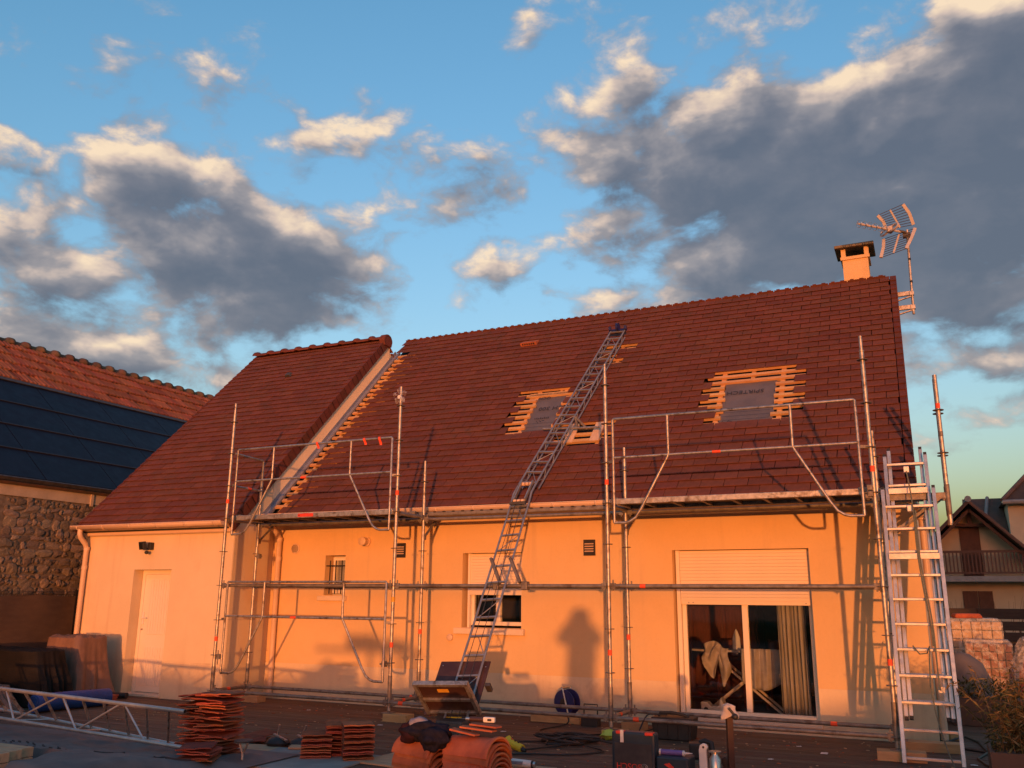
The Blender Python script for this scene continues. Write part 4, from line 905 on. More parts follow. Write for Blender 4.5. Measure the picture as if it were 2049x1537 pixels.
for s_ in (1, -1):
    m = MB(); m.path([KN2+xx*0.135*s_-w*0.105+d*0.05, HT+xx*0.135*s_-w*0.105-d*0.1], 0.012, 8); m.build('lower_chord', M['alu_hoist'], hst, smooth=True)
    L = (HT-KN2).length; n = 12
    for k in range(n):
        q = KN2+d*(0.1+k*(L-0.25)/n)+xx*0.135*s_; q2 = KN2+d*(0.1+(k+0.5)*(L-0.25)/n)+xx*0.135*s_-w*0.105; q3 = KN2+d*(0.1+(k+1)*(L-0.25)/n)+xx*0.135*s_
        m = MB(); m.path([q, q2, q3], 0.006, 6); m.build('lattice', M['alu_hoist'], hst)
# top sheave
m = MB(); m.beam(HT-xx*0.17, HT+xx*0.17, 0.05, 0.035, w); m.build('head_bar', M['blue_reel'], hst, bevel=0.006)
m = MB(); m.M = T(*(HT+w*0.05+d*0.02)); m.lathe([(0.03, -0.025), (0.085, -0.022), (0.07, -0.006), (0.07, 0.006), (0.085, 0.022), (0.03, 0.025)], (0, 0, 0), 18, 'X'); m.build('sheave', M['blue_reel'], hst, smooth=True)
for s_ in (-0.15, 0.15): m = MB(); m.M = T(*(HT+xx*s_+w*0.04)); m.box((-0.02, -0.03, -0.03), (0.02, 0.03, 0.04)); m.build('head_bracket', M['blue_reel'], hst, bevel=0.005)
# trolley at the knee
tr0 = KN[1]+Vector((0, 0.05, 0.08))
for q, z in ((KN[0]+Vector((0.0, -0.03, 0.03)), 0), (KN2+Vector((0.0, 0.02, 0.02)), 0)):
    for s_ in (-0.06, 0.0, 0.06): m = MB(); m.M = T(*(q+Vector((s_, 0, 0)))); m.lathe([(0.012, -0.022), (0.028, -0.02), (0.028, 0.02), (0.012, 0.022)], (0, 0, 0), 12, 'X'); m.build('roller', M['pale_wood'], hst, smooth=True)
for s_ in (-0.085, 0.085): m = MB(); m.beam(KN[0]+Vector((s_, -0.02, 0.05)), KN2+Vector((s_, 0.03, 0.06)), 0.02, 0.05, w); m.build('trolley_plate', M['galv'], hst, bevel=0.004)
m = MB(); m.box((KN[0].x-0.12, KN[0].y-0.10, KN[0].z-0.02), (KN[0].x+0.12, KN[0].y-0.06, KN[0].z+0.02)); m.build('knee_bar', M['galv_dark'], hst)
# props onto the front ledger
lo = HB+(HK-HB)*0.715
for s_ in (-0.16, 0.12): m = MB(); m.beam(lo+Vector((s_, -0.03, 0.02)), Vector((lo.x+s_+0.20, -0.03, 0.035)), 0.035, 0.05, (0, -1, 0)); m.build('prop_arm', M['galv_dull'], hst, bevel=0.004)
for s_ in (-0.02, 0.38): m = MB(); m.box((lo.x+s_-0.04, -0.05, -0.05), (lo.x+s_+0.04, 0.05, 0.055)); m.build('coupler', M['galv_dull'], hst, bevel=0.01)
# props onto the roof
pq = KN2+d*1.62+xx*0.16
for t in (0.0, 0.16): m = MB(); m.beam(pq+w*0.02+d*0.10, pq+xx*(0.06+t)-d*0.05-w*0.12, 0.02, 0.03); m.build('roof_prop', M['galv_dull'], hst)
m = MB(); m.path([pq-xx*0.55-d*0.04-w*0.10, pq+xx*0.42-d*0.04-w*0.10], 0.017, 8); m.build('roof_bar', M['galv'], hst, smooth=True)
# motor and feet
m = MB(); m.box((HB.x-0.16, HB.y+0.02, GZ+0.03), (HB.x+0.16, HB.y+0.26, GZ+0.30)); m.build('motor_box', M['galv_dark'], hst, bevel=0.02)
for s_ in (-0.17, 0.17): m = MB(); m.box((HB.x+s_-0.04, HB.y-0.06, GZ+0.001), (HB.x+s_+0.04, HB.y+0.06, GZ+0.02)); m.build('foot', M['galv_dull'], hst)

# hoist carriage: ply backboard and tray
hc = thing('hoist_carriage', 'brown ply hoist carriage with tilted metal framed tray low on the ladder hoist', 'hoist carriage', (-1.40, -1.45, -1.40))
cu_ = Vector((-0.09, 0.67, 0.74)).normalized(); cx_ = Vector((1, 0.06, 0)).normalized(); cx_ = (cx_-cu_*cx_.dot(cu_)).normalized(); cn_ = cu_.cross(cx_).normalized()
if cn_.y > 0: cn_ = -cn_
O_ = Vector((-1.335, -1.36, -1.43))
CM = Matrix(((cx_.x, cu_.x, cn_.x, O_.x), (cx_.y, cu_.y, cn_.y, O_.y), (cx_.z, cu_.z, cn_.z, O_.z), (0, 0, 0, 1)))
b = MB(CM); b.box((-0.36, 0.0, 0.03), (0.26, 0.72, 0.05)); b.build('backboard', M['film_ply'], hc, bevel=0.004)
for x, y_ in ((-0.32, 0.66), (0.22, 0.64), (0.21, 0.1), (0.08, 0.05), (-0.32, 0.1)): b = MB(CM); b.lathe([(0.008, 0.05), (0.006, 0.054)], (x, y_, 0), 8); b.build('bolt', M['steel_bright'], hc)
b = MB(CM); b.box((-0.29, 0.03, 0.07), (0.29, 0.045, 0.52)); tr_ = b.build('tray', M['film_ply'], hc)
for nm, a, c in (('tray_frame', (-0.32, 0.0, 0.04), (-0.28, 0.055, 0.56)), ('tray_frame', (0.28, 0.0, 0.04), (0.32, 0.055, 0.56)), ('tray_frame', (-0.28, 0.001, 0.52), (0.28, 0.054, 0.56)), ('tray_frame', (-0.28, 0.001, 0.055), (0.28, 0.054, 0.09)), ('tray_frame', (-0.279, 0.004, 0.27), (0.279, 0.03, 0.31))):
    b = MB(CM); b.box(a, c); b.build(nm, M['galv'], hc, bevel=0.003)
b = MB(CM); b.box((-0.07, 0.026, 0.40), (0.06, 0.0295, 0.45)); b.build('maker_plate', M['yellow_band'], hc)
b = MB(CM); b.box((0.27, 0.38, -0.06), (0.33, 0.42, 0.05)); b.box((-0.2, -0.06, -0.02), (0.2, 0.0, 0.04)); b.build('carriage_arm', M['galv_dark'], hc)
b = MB(CM); b.box((-0.10, -0.14, 0.035), (0.10, -0.02, 0.045)); b.build('warning_plate', M['yellow'], hc)
for s_ in (-0.14, 0.14): b = MB(CM); b.lathe([(0.02, -0.02), (0.04, -0.018), (0.04, 0.018), (0.02, 0.02)], (s_, -0.05, 0.0), 12, 'X'); b.build('wheel', M['black'], hc)

# ------------------------------------------------------------------ antenna, lamp
an = thing('tv_antenna', 'rooftop television antenna with grid reflector on a mast at the right gable', 'antenna', (3.70, 5.0, 4.5))
b = MB(); b.path([(3.70, 5.0, 4.48), (3.715, 5.0, 5.3), (3.735, 5.0, 5.98)], 0.022, 12); b.build('mast', M['galv'], an, smooth=True)
for z in (4.62, 5.05, 5.45): b = MB(); b.path([(3.70+(z-4.5)*0.024, 5, z-0.02), (3.70+(z-4.5)*0.024, 5, z+0.02)], 0.0245, 12); b.build('cable_tie', M['black'], an)
for z in (4.84, 4.60):
    b = MB(); b.beam((3.45, 5.0, z+0.01), (3.69, 5.0, z+0.01), 0.05, 0.075); b.beam((3.46, 5.0, z-0.10), (3.69, 5.0, z-0.045), 0.04, 0.02); b.box((3.665, 4.96, z-0.035), (3.735, 5.04, z+0.035)); b.build('wall_bracket', M['galv'], an, bevel=0.004)
BT, BB = Vector((3.0, 4.36, 5.97)), Vector((3.72, 5.0, 5.93))
bd = (BB-BT).normalized(); bs = bd.cross(Vector((0, 0, 1))).normalized()
b = MB(); b.path([BT, BB], 0.019, 8); b.build('boom', M['ant'], an, smooth=True)
for k in range(7):
    q = BT+bd*(0.02+k*0.105); b = MB()
    b.path([q+bs*0.06*math.cos(t)+Vector((0, 0, 0.062*math.sin(t))) for t in [2*math.pi*i/12 for i in range(12)]], 0.0065, 5, closed=True); b.build('director', M['steel_bright'], an, smooth=True)
for s_ in (-1, 1):
    q = BT+bd*0.62+bs*0.11*s_; b = MB(); b.path([q+bd*0.02*math.sin(t)+bs*0.105*math.cos(t)+Vector((0, 0, 0.055*math.sin(t))) for t in [2*math.pi*i/14 for i in range(14)]], 0.019, 6, closed=True); b.build('dipole_loop', M['ant'], an, smooth=True)
b = MB(); b.M = T(*(BT+bd*0.62)); b.box((-0.05, -0.05, -0.05), (0.05, 0.05, 0.05)); b.build('junction_box', M['ant'], an, bevel=0.012)
def wing(q00, q10, q01, q11, n):
    q00, q10, q01, q11 = map(Vector, (q00, q10, q01, q11))     # 0* inner edge (near the boom), *1 outer
    for a, c in ((q00, q01), (q10, q11)):
        mid = (a+c)/2+Vector((0.02, 0, 0.02)); m = MB(); m.beam(a, mid, 0.05, 0.03, (0, 1, 0)); m.beam(mid, c, 0.05, 0.03, (0, 1, 0)); m.build('reflector_edge', M['ant'], an)
    m = MB(); m.beam((q00+q10)/2, (q01+q11)/2, 0.028, 0.02, (0, 1, 0)); m.build('reflector_spine', M['ant'], an)
    for k in range(n+1):
        t = k/n; m = MB(); m.path([q00+(q01-q00)*t, q10+(q11-q10)*t], 0.006, 5); m.build('reflector_rod', M['galv_dark'], an)
wing((3.42, 5.0, 6.04), (3.84, 4.98, 6.05), (3.30, 4.86, 6.27), (3.71, 4.82, 6.38), 8)
wing((3.36, 5.0, 5.88), (3.86, 4.98, 5.98), (3.29, 4.86, 5.50), (3.69, 4.82, 5.58), 8)
b = MB(); b.path([(3.735, 4.98, 5.9), (3.68, 4.93, 5.93), (3.60, 4.90, 5.95)], 0.02, 8); b.box((3.66, 4.95, 5.84), (3.78, 5.03, 5.92)); b.build('clamp', M['galv_dark'], an)

fl = thing('floodlight', 'black motion sensor floodlight on the wing wall above the white door', 'floodlight', (-8.19, 0.40, 0.62))
b = MB(T(-8.22, 0.36, 0.65) @ Rz(-18) @ Rx(12)); b.box((-0.085, -0.05, -0.065), (0.085, 0.01, 0.065)); b.build('lamp_housing', M['black'], fl, bevel=0.01)
b = MB(T(-8.22, 0.36, 0.65) @ Rz(-18) @ Rx(12)); b.box((-0.065, -0.053, -0.045), (0.065, -0.050, 0.045)); b.build('lamp_glass', M['glass'], fl)
b = MB(); b.box((-8.16, 0.39, 0.58), (-8.10, 0.468, 0.70)); b.path([(-8.13, 0.43, 0.60), (-8.20, 0.39, 0.60)], 0.012, 8); b.build('wall_bracket', M['black'], fl, bevel=0.006)
b = MB(); b.ball((-8.15, 0.37, 0.535), (0.035, 0.035, 0.03)); b.build('motion_sensor', M['black'], fl, smooth=True)

# ------------------------------------------------------------------ neighbouring barn on the left
nb = thing('neighbour_barn', 'old stone barn on the left with solar panels below a strip of red tiles', 'barn', (-13, 3, GZ))
NX = -11.0
b = MB(); b.box((NX-0.4, -9, GZ-0.1), (NX-0.02, 14, 1.54)); wl = b.build('stone_wall', M['mortar'], nb)
b = MB(); b.box((NX-0.4, -9, 1.54), (NX+0.01, 14, 1.93)); b.build('rendered_band', M['old_render'], nb)
for y_ in (1.46, -1.9, 4.9): b = MB(); b.box((NX+0.01, y_, 1.5), (NX+0.035, y_+0.06, 1.92)); b.build('render_strip', M['old_render'], nb)
b = MB(); b.box((-19.0, 13.7, GZ-0.1), (-11.41, 14, 1.9)); b.box((-19.0, -9, GZ-0.1), (-11.41, -8.7, 1.9)); b.build('end_wall', M['mortar'], nb)
stm = []
for k in range(12):
    q = MB(); q.ball((0, 0, 0), (0.5, 0.56, 0.56), 8, 5, 0.62, k*1.7+2); me = q.mesh('stone', Vector()); me.materials.append(M['stone'])
    for p in me.polygons: p.use_smooth = False
    stm.append(me)
z = -0.26; n_st = 0
while z < 1.50:
    h = random.choice((0.06, 0.09, 0.13, 0.17)); y_ = -0.30+random.uniform(0, 0.1)
    while y_ < 1.95:
        wd = random.choice((0.06, 0.08, 0.11, 0.14, 0.19, 0.25))*random.uniform(0.8, 1.2); hh = min(h*random.uniform(0.7, 1.3), wd*1.0)
        o = link(bpy.data.objects.new('stone', random.choice(stm))); o.parent = wl
        o.location = Vector((NX-0.015+random.uniform(-0.01, 0.012), y_+wd/2, min(1.49, z+h/2)+random.uniform(-0.015, 0.015)))-nb.location
        o.scale = (random.uniform(0.03, 0.07), wd*1.04, hh*1.1); o.rotation_euler = (random.uniform(-0.22, 0.22), random.uniform(-0.12, 0.12), random.choice((0, 3.14)))
        y_ += wd+0.012; n_st += 1
    z += h+0.008
def npnt(x, y_, lift=0.0):                                  # point on the barn roof plane
    return Vector((x, y_, 1.91+0.8*(NX-x)))+Vector((0.8, 0, 1)).normalized()*lift
NROT = Matrix(((0, -1/1.2806, 0.8/1.2806), (1, 0, 0), (0, 0.8/1.2806, 1/1.2806))).to_4x4()      # local x along the barn, y up the slope, z out
b = MB(); b.add([npnt(NX+0.12, -9.2, -0.06), npnt(NX+0.12, 14.2, -0.06), npnt(-15.55, 14.2, -0.06), npnt(-15.55, -9.2, -0.06)], [(0, 1, 2, 3)])
b.add([npnt(-15.55, -9.2, -0.06), npnt(-15.55, 14.2, -0.06), Vector((-20.1, 14.2, 1.8)), Vector((-20.1, -9.2, 1.8))], [(0, 1, 2, 3)]); nro = b.build('barn_roof', M['moss_tile'], nb, solid=0.05)
rows = (NX+0.10, -11.62, -12.34, -13.08, -13.85)
for r0, r1 in zip(rows, rows[1:]):
    for k in range(-2, 5):
        y0 = 0.40+1.6*k; b = MB(); lift = 0.05
        q = [npnt(r0-0.008, y0+0.008, lift), npnt(r0-0.008, y0+1.592, lift), npnt(r1+0.008, y0+1.592, lift+0.02), npnt(r1+0.008, y0+0.008, lift+0.02)]
        n_ = Vector((0.8, 0, 1)).normalized()*0.04
        b.add(q+[p-n_ for p in q], [(0, 1, 2, 3), (7, 6, 5, 4), (0, 4, 5, 1), (1, 5, 6, 2), (2, 6, 7, 3), (3, 7, 4, 0)]); b.build('solar_panel', M['solar'], nro)
for r1 in rows[1:4]: b = MB(); b.beam(npnt(r1, -9, 0.075), npnt(r1, 14, 0.075), 0.03, 0.03, (0.8, 0, 1)); b.build('panel_joint', M['iron'], nro)
b = MB(); b.beam(npnt(-13.90, -9, 0.09), npnt(-13.90, 14, 0.09), 0.16, 0.02, (0.8, 0, 1)); b.build('panel_flashing', M['galv_dark'], nro)
b = MB(); b.beam(npnt(NX+0.14, -9, 0.03), npnt(NX+0.14, 14, 0.03), 0.03, 0.07, (0.8, 0, 1)); b.build('panel_rail', M['galv_dark'], nro)
q = MB()
def ntile(u, v): return Vector(((u-0.5)*0.222, v*0.46, 0.052-0.050*v+0.030*abs(math.sin(math.pi*(u*2+0.02)))**1.5+(0.016 if u > 0.86 else 0)-(0.035 if v < 0.01 else 0)))
q.grid(lambda u, v: ntile(u, (0, 0.02, 1)[round(v*2)]), 12, 2); NT_ = q.mesh('barn_tile', Vector()); NT_.materials.append(M['neigh_tile'])
NTs = []
for i in range(5):
    for k in range(50):
        o = link(bpy.data.objects.new('barn_tile', NT_)); o.parent = nro
        x = -13.93-i*0.325; p = npnt(x, 0.2+k*0.212+random.uniform(-0.006, 0.006), 0.05+random.uniform(-0.004, 0.008))
        o.matrix_local = T(*(p-nb.location)) @ NROT @ Rz(random.uniform(-1.6, 1.6)) @ Rx(random.uniform(-1.5, 1.5))
for k in range(26):
    y0 = 0.0+k*0.40; b = MB(); p0 = npnt(-15.55, y0, 0.03)
    def nr(u, v, p0=p0, k=k):
        a = math.pi*u; s_ = 1.0+(0.42 if v > 0.7 else 0); return Vector((p0.x+math.cos(a)*0.15*s_, p0.y+v*0.43, p0.z-0.05+math.sin(a)*0.125*s_+0.01*noise.noise(Vector((k, 1, 2)))))
    b.grid(nr, 8, 5); b.build('barn_ridge_tile', M['moss_tile'], nro, smooth=True, solid=0.012)

# fence with screening in front of the barn
fn = thing('mesh_fence', 'wire mesh fence with brown screening cloth beside the stone barn', 'fence', (-10.5, -1, GZ))
b = MB(); b.grid(lambda u, v: Vector((-10.48+0.015*math.sin(u*40)*math.sin(v*5), -5.0+6.0*u, GZ+0.02+(1.53+0.012*math.sin(u*31))*v)), 90, 8); b.build('screen_cloth', M['screen'], fn, smooth=True)
for y_ in (1.03, -1.47, -3.97): b = MB(); b.box((-10.53, y_-0.03, GZ-0.1), (-10.49, y_+0.03, -0.07)); b.build('post', M['iron'], fn)
for z_ in (-0.10, -0.15, -0.19): b = MB(); b.tube((-10.50, -5, z_), (-10.50, 1.02, z_), 0.0035, 6); b.build('wire', M['iron'], fn)
wv = MB()
for k in range(120): wv.path([(-10.50, -5+k*0.05, -0.20), (-10.47, -5+k*0.05, -0.15), (-10.50, -5+k*0.05, -0.08)], 0.0028, 5)
wv.build('upright_wires', M['iron'], fn)['kind'] = 'stuff'

# ------------------------------------------------------------------ right background: chalet house, board fence, pallets
K2 = 1.255; HY = 34.0
def X2(x): return 3.5413+(x-3.5413)*K2
def Z2(z): return -0.1402+(z+0.1402)*K2
ch2 = thing('chalet_house', 'distant cream chalet with timber gable and brown balcony behind the yard', 'house', (X2(5), HY+4, GZ))
ax, az_ = X2(4.96), Z2(3.20)
b = MB(); b.prism([(X2(3.45), GZ-0.1), (X2(3.45), Z2(1.5)), (ax, az_-0.1), (X2(6.55), Z2(1.42)), (X2(6.55), GZ-0.1)], HY, HY+8, 'Y'); b.build('gable_block', M['house2'], ch2)
for sx, ex, ez in ((-1, X2(3.05), Z2(1.33)), (1, X2(6.95), Z2(1.12))):
    b = MB(); b.add([(ax, HY-1.3, az_), (ex, HY-1.3, ez), (ex, HY+8.3, ez), (ax, HY+8.3, az_), (ax, HY-1.3, az_+0.14), (ex, HY-1.3, ez+0.14), (ex, HY+8.3, ez+0.14), (ax, HY+8.3, az_+0.14)], [(0, 1, 2, 3), (4, 5, 6, 7), (0, 1, 5, 4), (1, 2, 6, 5), (2, 3, 7, 6), (3, 0, 4, 7)])
    o = b.build('roof', M['far_tile'], ch2)
    b = MB(); b.beam((ax, HY-1.32, az_-0.03), (ex, HY-1.32, ez-0.03), 0.05, 0.26, (0, -1, 0)); b.build('barge_board', M['far_wood'], o)
    b = MB(); b.beam((ax, HY-1.0, az_-0.32), (ex, HY-1.0, ez-0.32), 0.12, 0.16, (0, -1, 0)); b.build('rafter', M['far_wood'], o)
b = MB(); b.path([(ax, HY-1.35, az_+0.14), (ax, HY+8.3, az_+0.14)], 0.14, 8); b.build('ridge_roll', M['concrete'], ch2, smooth=True)
b = MB(); b.beam((ax, HY-0.4, az_-0.1), (ax, HY-0.4, Z2(2.5)), 0.16, 0.16); b.beam((X2(4.25), HY-0.4, Z2(2.48)), (X2(5.7), HY-0.4, Z2(2.44)), 0.14, 0.14); b.build('gable_truss', M['far_wood'], ch2)
b = MB(); b.box((X2(4.60), HY-0.05, Z2(0.70)), (X2(5.24), HY+0.05, Z2(2.40))); b.build('balcony_door', M['far_wood'], ch2)
b = MB(); b.box((X2(3.2), HY-1.2, Z2(0.50)), (X2(7.4), HY-0.001, Z2(0.68))); b.build('balcony_slab', M['concrete'], ch2)
bl2 = MB(); bl2.box((X2(3.3), HY-1.15, Z2(1.47)), (X2(7.3), HY-1.07, Z2(1.55))); bo = bl2.build('balcony_rail', M['far_wood'], ch2)
b = MB(); b.box((X2(3.3), HY-1.14, Z2(0.76)), (X2(7.3), HY-1.08, Z2(0.82))); b.build('bottom_rail', M['far_wood'], bo)
for k in range(34): x = X2(3.34)+k*0.147; b = MB(); b.box((x, HY-1.135, Z2(0.82)), (x+0.06, HY-1.085, Z2(1.47))); b.build('baluster', M['far_wood'], bo)
for x0, x1 in ((4.50, 4.955), (4.975, 5.43)):
    b = MB(); b.box((X2(x0), HY-0.06, Z2(-0.45)), (X2(x1), HY-0.001, Z2(0.19))); o = b.build('shutter', M['far_wood'], ch2)
    for k in range(4): xx_ = X2(x0)+0.03+k*0.14; c = MB(); c.box((xx_, HY-0.075, Z2(-0.44)), (xx_+0.12, HY-0.06, Z2(0.18))); c.build('board', M['far_wood'], o)
b = MB(); b.box((X2(3.7), HY-0.05, Z2(-0.35)), (X2(3.95), HY-0.001, Z2(0.25))); b.build('side_shutter', M['far_wood'], ch2)
tb2 = thing('tall_house', 'tall cream house with hipped brown roof at the right edge of the picture', 'house', (X2(8), HY+14, GZ))
K3 = 1.6
def X3(x): return 3.5413+(x-3.5413)*K3
def Z3(z): return -0.1402+(z+0.1402)*K3
Y3 = -10.26+35.26*K3
b = MB(); b.box((X3(6.22), Y3, GZ-0.1), (X3(11), Y3+9, Z3(3.22))); b.build('wall', M['house2'], tb2)
e0, e1, f0, f1 = X3(6.05), X3(11.2), Y3-0.6, Y3+9.6
b = MB(); b.add([(e0, f0, Z3(3.22)), (e1, f0, Z3(3.22)), (e1, f1, Z3(3.22)), (e0, f1, Z3(3.22)), (e0+4.2, f0+4.6, Z3(3.22)+4.4), (e1-4.2, f0+4.6, Z3(3.22)+4.4)], [(0, 1, 5, 4), (1, 2, 5), (2, 3, 4, 5), (3, 0, 4), (0, 3, 2, 1)]); b.build('roof', M['far_tile'], tb2)
b = MB(); b.path([(e0, f0-0.02, Z3(3.22)), (e1, f0-0.02, Z3(3.22))], 0.13, 8); b.build('gutter', M['concrete'], tb2, smooth=True)
b = MB(); b.path([(e0, f0, Z3(3.22)+0.1), (e0+4.2, f0+4.6, Z3(3.22)+4.5)], 0.12, 8); b.build('hip_ridge', M['far_tile'], tb2, smooth=True)
b = MB(); b.prism([(Y3-2.0, Z3(0.9)), (Y3+3.5, Z3(3.62)), (Y3+9, Z3(0.9))], X3(4.9), X3(6.2), 'X'); b.build('lower_roof', M['far_tile'], tb2)
b = MB(); b.path([(X3(5.15), Y3-2.0, Z3(0.9)), (X3(5.75), Y3+3.5, Z3(3.66))], 0.1, 6); b.build('roof_verge', M['concrete'], tb2)

bf = thing('board_fence', 'dark horizontal board fence behind the wrapped pallets on the right', 'fence', (6, 13, GZ))
for z0, z1 in ((-0.54, -0.31), (-0.79, -0.59), (-1.02, -0.83), (-1.27, -1.07), (-1.5, -1.31)):
    for x0 in (2.4, 4.44, 6.48): b = MB(); b.box((x0, 13-0.015, z0), (x0+2.02, 13+0.015, z1)); b.build('board', M['fence_wood'], bf)
for x0 in (2.4, 4.43, 6.47, 8.5): b = MB(); b.box((x0-0.05, 13.016, GZ-0.1), (x0+0.05, 13.1, -0.30)); b.build('post', M['fence_wood'], bf)
b = MB(); b.box((2.4, 13.12, GZ-0.1), (8.6, 13.3, -1.02)); b.build('low_wall', M['concrete'], bf)
# winter shrub twigs in front of the chalet wall
for kx, lb in ((X2(4.05), 'bare twiggy shrub left of the brown shutters of the chalet'), (X2(5.75), 'bare twiggy shrub right of the brown shutters of the chalet')):
    b = MB()
    for k in range(16):
        a = random.uniform(-1, 1); p = Vector((kx+a*0.2, HY-2.5, GZ)); pts = [p]
        for j in range(5): p = p+Vector((a*0.13+random.uniform(-0.08, 0.08), random.uniform(-0.05, 0.05), random.uniform(0.25, 0.38))); pts.append(p)
        b.path(pts, 0.012, 4, r1=0.004)
    tag(b.build('bare_shrub', M['far_wood']), lb, 'shrub')

def pallet(label, x0, y0, x1, y1, top, lay, m, bandm):
    t = thing('wrapped_pallet', label, 'pallet', ((x0+x1)/2, (y0+y1)/2, GZ), 'wrapped pallets on the right')
    zb = GZ-0.14+0.14
    for k in range(3): yy = y0+(y1-y0)*(k+0.5)/3; b = MB(); b.box((x0, yy-0.05, GZ-0.14), (x1, yy+0.05, GZ-0.02)); b.build('pallet_runner', M['block'], t)
    h = (top-GZ)/lay
    for k in range(lay):
        nx = 6
        for j in range(nx):
            a = x0+(x1-x0)*j/nx; b = MB(); b.box((a+0.006, y0+0.01, GZ+0.0+k*h), (a+(x1-x0)/nx-0.006, y1-0.01, GZ+(k+1)*h-0.012)); b.build('tile_bundle', M[m], t, bevel=0.008)
    b = MB()
    def wrap(u, v):
        per = [(x0, y0), (x1, y0), (x1, y1), (x0, y1), (x0, y0)]; q = u*4; j = min(3, int(q)); f = q-j
        x = per[j][0]*(1-f)+per[j+1][0]*f; y = per[j][1]*(1-f)+per[j+1][1]*f
        cx, cy = (x0+x1)/2, (y0+y1)/2; wv = 1.03+0.02*noise.noise(Vector((x*6, y*6, v*5)))
        if v > 0.85: wv *= 1-(v-0.85)*4.0
        return Vector((cx+(x-cx)*wv, cy+(y-cy)*wv, GZ+0.02+(top-GZ+0.02)*min(1, v/0.85)+0.012*noise.noise(Vector((x*9, y*9, v*9)))))
    b.grid(wrap, 48, 16); b.build('shrink_film', M['film'], t, smooth=True); return t
pallet('shrink wrapped pallet of pale tiles, the taller one nearest the board fence', 3.62, 6.3, 4.50, 7.0, -0.46, 9, 'ply', None)
pallet('shrink wrapped pallet of orange tiles in front of the taller pallet', 3.92, 5.2, 4.54, 5.8, -0.76, 8, 'pack_tile', None)
b = MB(); b.M = T(4.02, 6.6, -0.425) @ Rz(12); b.prism([(-0.22, 0), (0.22, 0), (0.18, 0.08), (-0.2, 0.08)], -0.15, 0.15, 'Y'); sk = b.build('rubble_sack', M['new_clay'], bevel=0.03); tag(sk, 'small orange sack lying on top of the taller wrapped pallet', 'sack')
b = MB(); b.ball((4.72, 4.9, GZ+0.50), (0.22, 0.2, 0.55), 16, 12, 0.35, 3); sk = b.build('plastic_sack', M['film'], smooth=True); tag(sk, 'clear plastic sack of red scraps at the right edge', 'sack')
b = MB(); b.ball((4.72, 4.92, GZ+0.38), (0.17, 0.16, 0.40), 12, 9, 0.5, 5); sk = b.build('scrap_heap', M['red'], smooth=True); tag(sk, 'red scraps inside the clear plastic sack', 'scraps')
b = MB(); b.lathe([(0.40, 0), (0.42, 0.3), (0.38, 0.6), (0.27, 0.85), (0.12, 0.97), (0.01, 1.0)], (3.82, 4.4, GZ-0.14), 22); cb_ = b.build('covered_barrel', M['grey_tarp'], smooth=True); tag(cb_, 'grey rounded cover over a barrel beside the house corner', 'covered barrel')
lp_ = thing('low_planter', 'low red brown planter box with dark greenery behind the ladder', 'planter', (3.95, 3.3, GZ))
b = MB(); b.box((3.62, 3.1, GZ+0.001), (4.5, 3.5, GZ+0.34)); b.build('box', M['planter'], lp_, bevel=0.01)
lf = MB()
for k in range(500):
    p = Vector((random.uniform(3.65, 4.48), random.uniform(3.12, 3.48), GZ+0.33+random.random()*0.22)); a = random.uniform(0, 6.28); t = Vector((math.cos(a), math.sin(a), random.uniform(0.1, 1))).normalized()*0.09; s_ = t.cross(Vector((0, 0, 1))).normalized()*0.012
    lf.add([p-s_*0.5, p+t*0.5-s_, p+t, p+t*0.5+s_, p+s_*0.5], [(0, 1, 2, 3, 4)])
lf.build('foliage', M['bamboo_green'], lp_, fix=False)
# bamboo planter on the right
bp_ = thing('bamboo_planter', 'brown planter with dry straw coloured bamboo at the right edge', 'planter', (4.6, -0.7, GZ))
b = MB()
for a, c in (((3.87, -1.0, GZ), (5.5, -0.97, -1.44)), ((3.87, -0.35, GZ), (5.5, -0.32, -1.44)), ((3.87, -0.969, GZ), (3.90, -0.351, -1.441)), ((5.47, -0.969, GZ), (5.50, -0.351, -1.441)), ((3.901, -0.969, GZ+0.01), (5.469, -0.351, -1.50))): b.box(a, c)
b.build('box', M['planter'], bp_)
stem = MB(); leaf = MB(); leafg = MB()
for k in range(170):
    x0 = random.uniform(3.92, 5.40); y0 = random.uniform(-0.93, -0.4); hgt = random.uniform(0.35, 0.85)*(0.85+0.15*math.sin(x0*5)); bx_ = random.gauss(0, 0.17)-0.05*(x0 < 4.2); by_ = random.gauss(0, 0.14)
    pts = [Vector((x0+bx_*t*t, y0+by_*t*t, -1.50+hgt*t)) for t in [j/5 for j in range(6)]]; stem.path(pts, 0.004, 4, r1=0.0015)
    for j in range(34):
        t = random.uniform(0.12, 1.0); p = Vector((x0+bx_*t*t, y0+by_*t*t, -1.50+hgt*t)); a = random.uniform(0, 6.28); L = random.uniform(0.05, 0.11)
        d_ = Vector((math.cos(a), math.sin(a), random.uniform(-0.9, 0.7))).normalized(); s_ = d_.cross(Vector((random.gauss(0, 1), random.gauss(0, 1), 1))).normalized()*L*0.085
        tip = p+d_*L+Vector((0, 0, -0.012)); m_ = p+d_*L*0.45
        (leafg if random.random() < 0.36+0.3*(t < 0.4) else leaf).add([p, m_-s_, tip, m_+s_], [(0, 1, 2, 3)])
stem.build('stems', M['bamboo'], bp_, fix=False)['kind'] = 'stuff'; leaf.build('foliage', M['bamboo'], bp_, fix=False)['kind'] = 'stuff'; leafg.build('green_foliage', M['bamboo_green'], bp_, fix=False)['kind'] = 'stuff'
b = MB(T(3.62, 1.75, GZ) @ Rz(20)); b.box((-0.07, -0.05, 0.001), (0.07, 0.05, 0.07)); tag(b.build('timber_offcut', M['block'], bevel=0.004), 'small timber offcut on the deck between house corner and bamboo', 'offcut')
